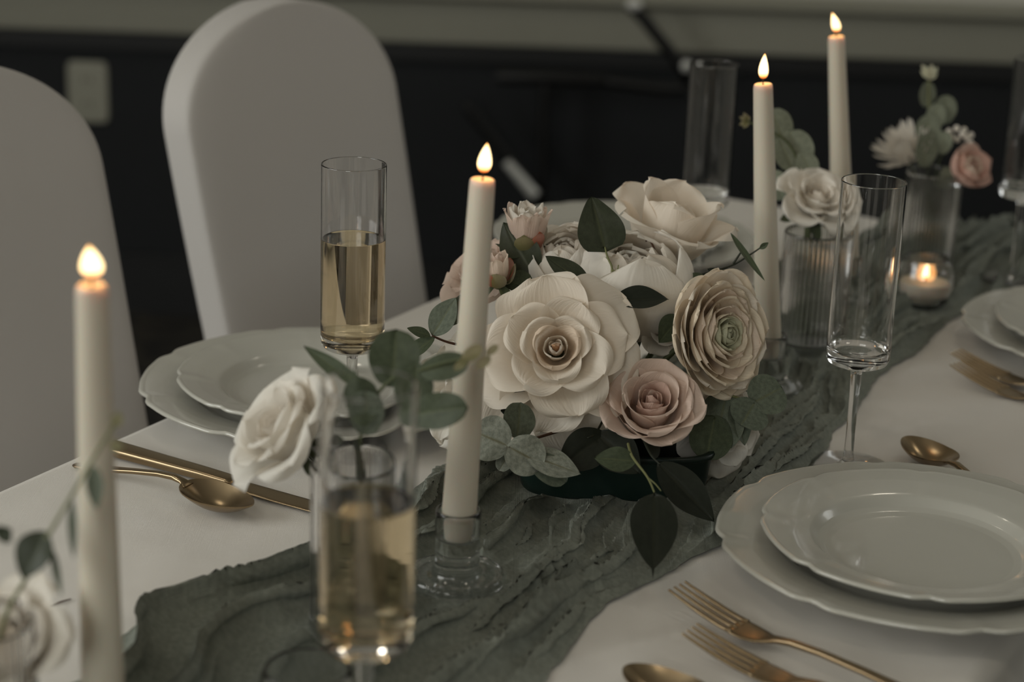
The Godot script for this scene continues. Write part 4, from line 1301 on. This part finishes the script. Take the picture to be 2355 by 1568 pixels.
	o = sprig("vase_eucalyptus", "tall eucalyptus twig rising from the farthest ribbed vase", [v2, wp(0.4180, 0.1180, -1.9400), wp(0.4180, 0.1550, -1.9500), wp(0.4160, 0.1850, -1.9600), wp(0.4150, 0.2110, -1.9650)], 0.0014, "stem_pale", "leaf", "bud vase greenery")
	for q in [[0.4130, 0.1900, -1.9600, 0.0120], [0.4320, 0.1760, -1.9560, 0.0140], [0.4220, 0.1700, -1.9500, 0.0120], [0.4140, 0.1560, -1.9450, 0.0150], [0.4100, 0.1400, -1.9250, 0.0165], [0.4300, 0.1450, -1.9400, 0.0110], [0.4350, 0.1100, -1.9300, 0.0110]]:
		put_leaf(o, "leaf_blade", wp(q[0], q[1] - q[3], q[2]), wp(q[0] + 0.003, q[1] + q[3], q[2] - 0.004), VIEW + RIGHT * rng.randf_range(-0.5, 0.5), q[3] * 0.85, 1, "leaf_sage", 0.1, 0.05)
	for k in 7:
		put_leaf(o, "young_leaf", wp(0.4150, 0.2040 + 0.001 * k, -1.9640), wp(0.4150 + 0.010 * sin(k * 2.1), 0.2090 + 0.002 * k, -1.9630 + 0.006 * cos(k * 2.1)), VIEW, 0.0030, 0, "celadon", 0.2, 0.05)
	o = sprig("berry_sprig", "cluster of white waxy berries above the salmon pink bloom", [v2, wp(0.4280, 0.1150, -1.9450), wp(0.4460, 0.1480, -1.9550)], 0.0010, "stem_green", "berries", "bud vase greenery")
	var bm := MB.new().lathe(crisp([[0, -0.0036], [0.0022, -0.0030], [0.0036, 0], [0.0022, 0.0030], [0, 0.0036]]), 12).done()
	for q in [[0.438, 0.1540], [0.446, 0.1570], [0.452, 0.1520], [0.457, 0.1480], [0.461, 0.1430], [0.449, 0.1450], [0.455, 0.1545], [0.442, 0.1480], [0.463, 0.1490], [0.458, 0.1370]]:
		part("berry", bm, M.white, o, Transform3D(Basis(), wp(q[0], q[1], -1.9560 + rng.randf_range(-0.006, 0.006)) - o.position))
	sprig("stem_bundle", "dark stems inside the farthest ribbed vase", [v2 + Vector3(0.004, -0.008, 0.004), wp(0.4180, 0.0900, -1.9350), wp(0.4190, 0.1200, -1.9380)], 0.0034, "stem_dark", "stem", "")


# ------------------------------------------------------------------ cutlery
func lay(called: String, label: String, category: String, s0: float, t0: float, s1: float, t1: float, h: float, group: String) -> Node3D:
	# from the tip end (s0, t0) towards the handle end (s1, t1): local -Z runs to the handle
	var a := tp(s0, t0)
	var b := tp(s1, t1)
	var z := (a - b).normalized()
	return thing(called, label, category, a + UP * h, Basis(UP.cross(z).normalized(), UP, z), group)


func fork(o: Node3D) -> void:
	# tips at the origin, handle towards -Z; the tines rise towards their tips
	var tine := func(x: float) -> ArrayMesh:
		var p := PackedVector3Array()
		var s := PackedVector2Array()
		for k in 13:
			var f := k / 12.0
			p.append(Vector3(x * lerpf(0.93, 1.0, f), 0.0035 + 0.0115 * pow(1.0 - f, 1.35), -f * 0.050))
			s.append(Vector2(lerpf(0.0009, 0.0018, minf(f * 2.0, 1.0)), lerpf(0.0006, 0.0012, minf(f * 2.0, 1.0))))
		return MB.new().sweep(p, s, 8, 3.0).done()
	for k in 4:
		part("tine", tine.call((k - 1.5) * 0.0062), M.gold, o)
	var p := PackedVector3Array()
	var s := PackedVector2Array()
	for q in [[0.046, 0.0036, 0.0114, 0.0011], [0.050, 0.0030, 0.0115, 0.0012], [0.058, 0.0022, 0.0112, 0.0012], [0.066, 0.0022, 0.0092, 0.0013], [0.072, 0.0030, 0.0062, 0.0015], [0.079, 0.0048, 0.0038, 0.0018], [0.088, 0.0062, 0.0030, 0.0020], [0.11, 0.0070, 0.0030, 0.0019], [0.14, 0.0060, 0.0036, 0.0018], [0.17, 0.0040, 0.0044, 0.0018], [0.195, 0.0022, 0.0050, 0.0017], [0.202, 0.0018, 0.0046, 0.0015], [0.205, 0.0017, 0.003, 0.001]]:
		p.append(Vector3(0, q[1], -q[0]))
		s.append(Vector2(q[2], q[3]))
	part("handle", MB.new().sweep(p, s, 14, 3.0).done(), M.gold, o)


func spoon(o: Node3D) -> void:
	var bowl := MB.new()
	var shape := func(a: float, b: float, sk: float) -> Vector3:
		var th := a * TAU
		var x := cos(th) * 0.0185 * b
		var zz := sin(th) * 0.031 * b
		x *= 1.0 - 0.16 * (zz / 0.031)
		var y := 0.0012 + 0.0105 * pow(b, 2.0) + 0.0025 * maxf(-sin(th), 0.0) * b * b
		return Vector3(x, y + sk, zz - 0.031)
	bowl.grid(func(a: float, b: float) -> Vector3: return shape.call(a, b, 0.0), 40, 12, false, true)
	bowl.grid(func(a: float, b: float) -> Vector3: return shape.call(a, b, 0.0011), 40, 12, true, true)
	bowl.grid(func(a: float, b: float) -> Vector3: return shape.call(a, 1.0, 0.0011 * b), 40, 2, false, true)
	part("bowl", bowl.done(), M.gold, o)
	var p := PackedVector3Array()
	var s := PackedVector2Array()
	for q in [[0.058, 0.0130, 0.0052, 0.0010], [0.064, 0.0150, 0.0034, 0.0016], [0.072, 0.0160, 0.0028, 0.0020], [0.086, 0.0150, 0.0027, 0.0019], [0.11, 0.0112, 0.0032, 0.0018], [0.135, 0.0065, 0.0042, 0.0018], [0.156, 0.0030, 0.0050, 0.0017], [0.166, 0.0020, 0.0048, 0.0015], [0.17, 0.0017, 0.003, 0.001]]:
		p.append(Vector3(0, q[1], -q[0]))
		s.append(Vector2(q[2], q[3]))
	part("handle", MB.new().sweep(p, s, 14, 3.0).done(), M.gold, o)


func knife(o: Node3D) -> void:
	var p := PackedVector3Array()
	var s := PackedVector2Array()
	for q in [[0.0, 0.0018, 0.002, 0.0005], [0.006, 0.0018, 0.006, 0.0006], [0.02, 0.0018, 0.0088, 0.0008], [0.06, 0.0019, 0.0092, 0.0009], [0.095, 0.0024, 0.0085, 0.0011], [0.102, 0.003, 0.0065, 0.0014]]:
		p.append(Vector3(0, q[1], -q[0]))
		s.append(Vector2(q[2], q[3]))
	part("blade", MB.new().sweep(p, s, 14, 3.0).done(), M.gold, o)
	p = PackedVector3Array()
	s = PackedVector2Array()
	for q in [[0.100, 0.0036, 0.0062, 0.0022], [0.106, 0.0042, 0.0068, 0.0032], [0.13, 0.0046, 0.0072, 0.0036], [0.17, 0.0048, 0.0080, 0.0038], [0.205, 0.0050, 0.0088, 0.0040], [0.22, 0.0050, 0.0088, 0.0040], [0.225, 0.0048, 0.006, 0.0028]]:
		p.append(Vector3(0, q[1], -q[0]))
		s.append(Vector2(q[2], q[3]))
	part("handle", MB.new().sweep(p, s, 16, 4.0).done(), M.gold, o)


func cutlery() -> void:
	var G := "gold cutlery"
	fork(lay("fork", "gold fork lying upper of the two beside the nearest plate", "fork", 0.085, 0.502, 0.045, 0.70, 0.0045, G))
	fork(lay("fork", "gold fork at the bottom edge, partly under the other fork", "fork", 0.040, 0.532, 0.022, 0.73, 0.0012, G))
	fork(lay("fork", "far gold fork nearest the right edge of the picture", "fork", 0.645, 0.508, 0.590, 0.70, 0.0012, G))
	fork(lay("fork", "far gold fork lying behind another, cut off by the right edge", "fork", 0.668, 0.500, 0.632, 0.70, 0.0045, G))
	spoon(lay("spoon", "gold spoon on the cloth before the left plate, bowl up", "spoon", 0.047, 0.192, 0.056, 0.0, 0.0012, G))
	knife(lay("knife", "gold table knife lying beside the left plate above the spoon", "knife", 0.090, 0.245, 0.090, 0.0, 0.0012, G))
	spoon(lay("spoon", "gold spoon tip showing behind the nearest plate", "spoon", 0.450, 0.531, 0.343, 0.656, 0.0012, G))
	spoon(lay("spoon", "gold spoon end cut off by the bottom edge below the forks", "spoon", -0.020, 0.519, -0.075, 0.70, 0.0012, G))


# ------------------------------------------------------------------ blurred things by the back wall
func back_of_room() -> void:
	var o := thing("folded_frame", "black folding frame with pale clamps standing against the dark wall", "stand", Vector3(0.05, 0, -3.97))
	part("post", tube([Vector3(0, 0.0, 0), Vector3(0, 0.3, 0), Vector3(0, 0.585, 0)], 0.013, 0.013, 10), M.black_metal, o)
	part("crossbar", MB.new().sweep(PackedVector3Array([Vector3(-0.10, 0.575, 0), Vector3(0, 0.578, 0), Vector3(0.12, 0.575, 0)]), PackedVector2Array([Vector2(0.018, 0.014), Vector2(0.018, 0.014), Vector2(0.018, 0.014)]), 12, 4.0).done(), M.black_metal, o)
	part("brace", tube([Vector3(-0.165, 0.522, 0.02), Vector3(-0.08, 0.42, 0.02), Vector3(0.0, 0.325, 0.02)], 0.012, 0.014, 10), M.black_metal, o)
	part("sleeve", tube([Vector3(-0.075, 0.405, 0.036), Vector3(-0.045, 0.372, 0.037), Vector3(-0.012, 0.335, 0.036)], 0.009, 0.013, 10), M.pale_metal, o)
	part("brace", tube([Vector3(0.165, 0.735, 0.03), Vector3(0.21, 0.69, 0.03), Vector3(0.29, 0.575, 0.02), Vector3(0.12, 0.575, 0.0)], 0.013, 0.013, 10), M.black_metal, o)
	var kn := MB.new().lathe(crisp([[0, -0.012], [0.008, -0.010], [0.012, 0], [0.008, 0.010], [0, 0.012]]), 14).done()
	part("knob", kn, M.pale_metal, o, Transform3D(Basis(), Vector3(0.285, 0.618, 0.035)))
	part("knob", kn, M.pale_metal, o, Transform3D(Basis().scaled(Vector3(1.5, 1, 1)), Vector3(0.172, 0.738, 0.035)))
	part("foot", MB.new().sweep(PackedVector3Array([Vector3(-0.2, 0.013, 0), Vector3(0, 0.013, 0), Vector3(0.2, 0.013, 0)]), PackedVector2Array([Vector2(0.02, 0.013), Vector2(0.02, 0.013), Vector2(0.02, 0.013)]), 12, 4.0).done(), M.black_metal, o)
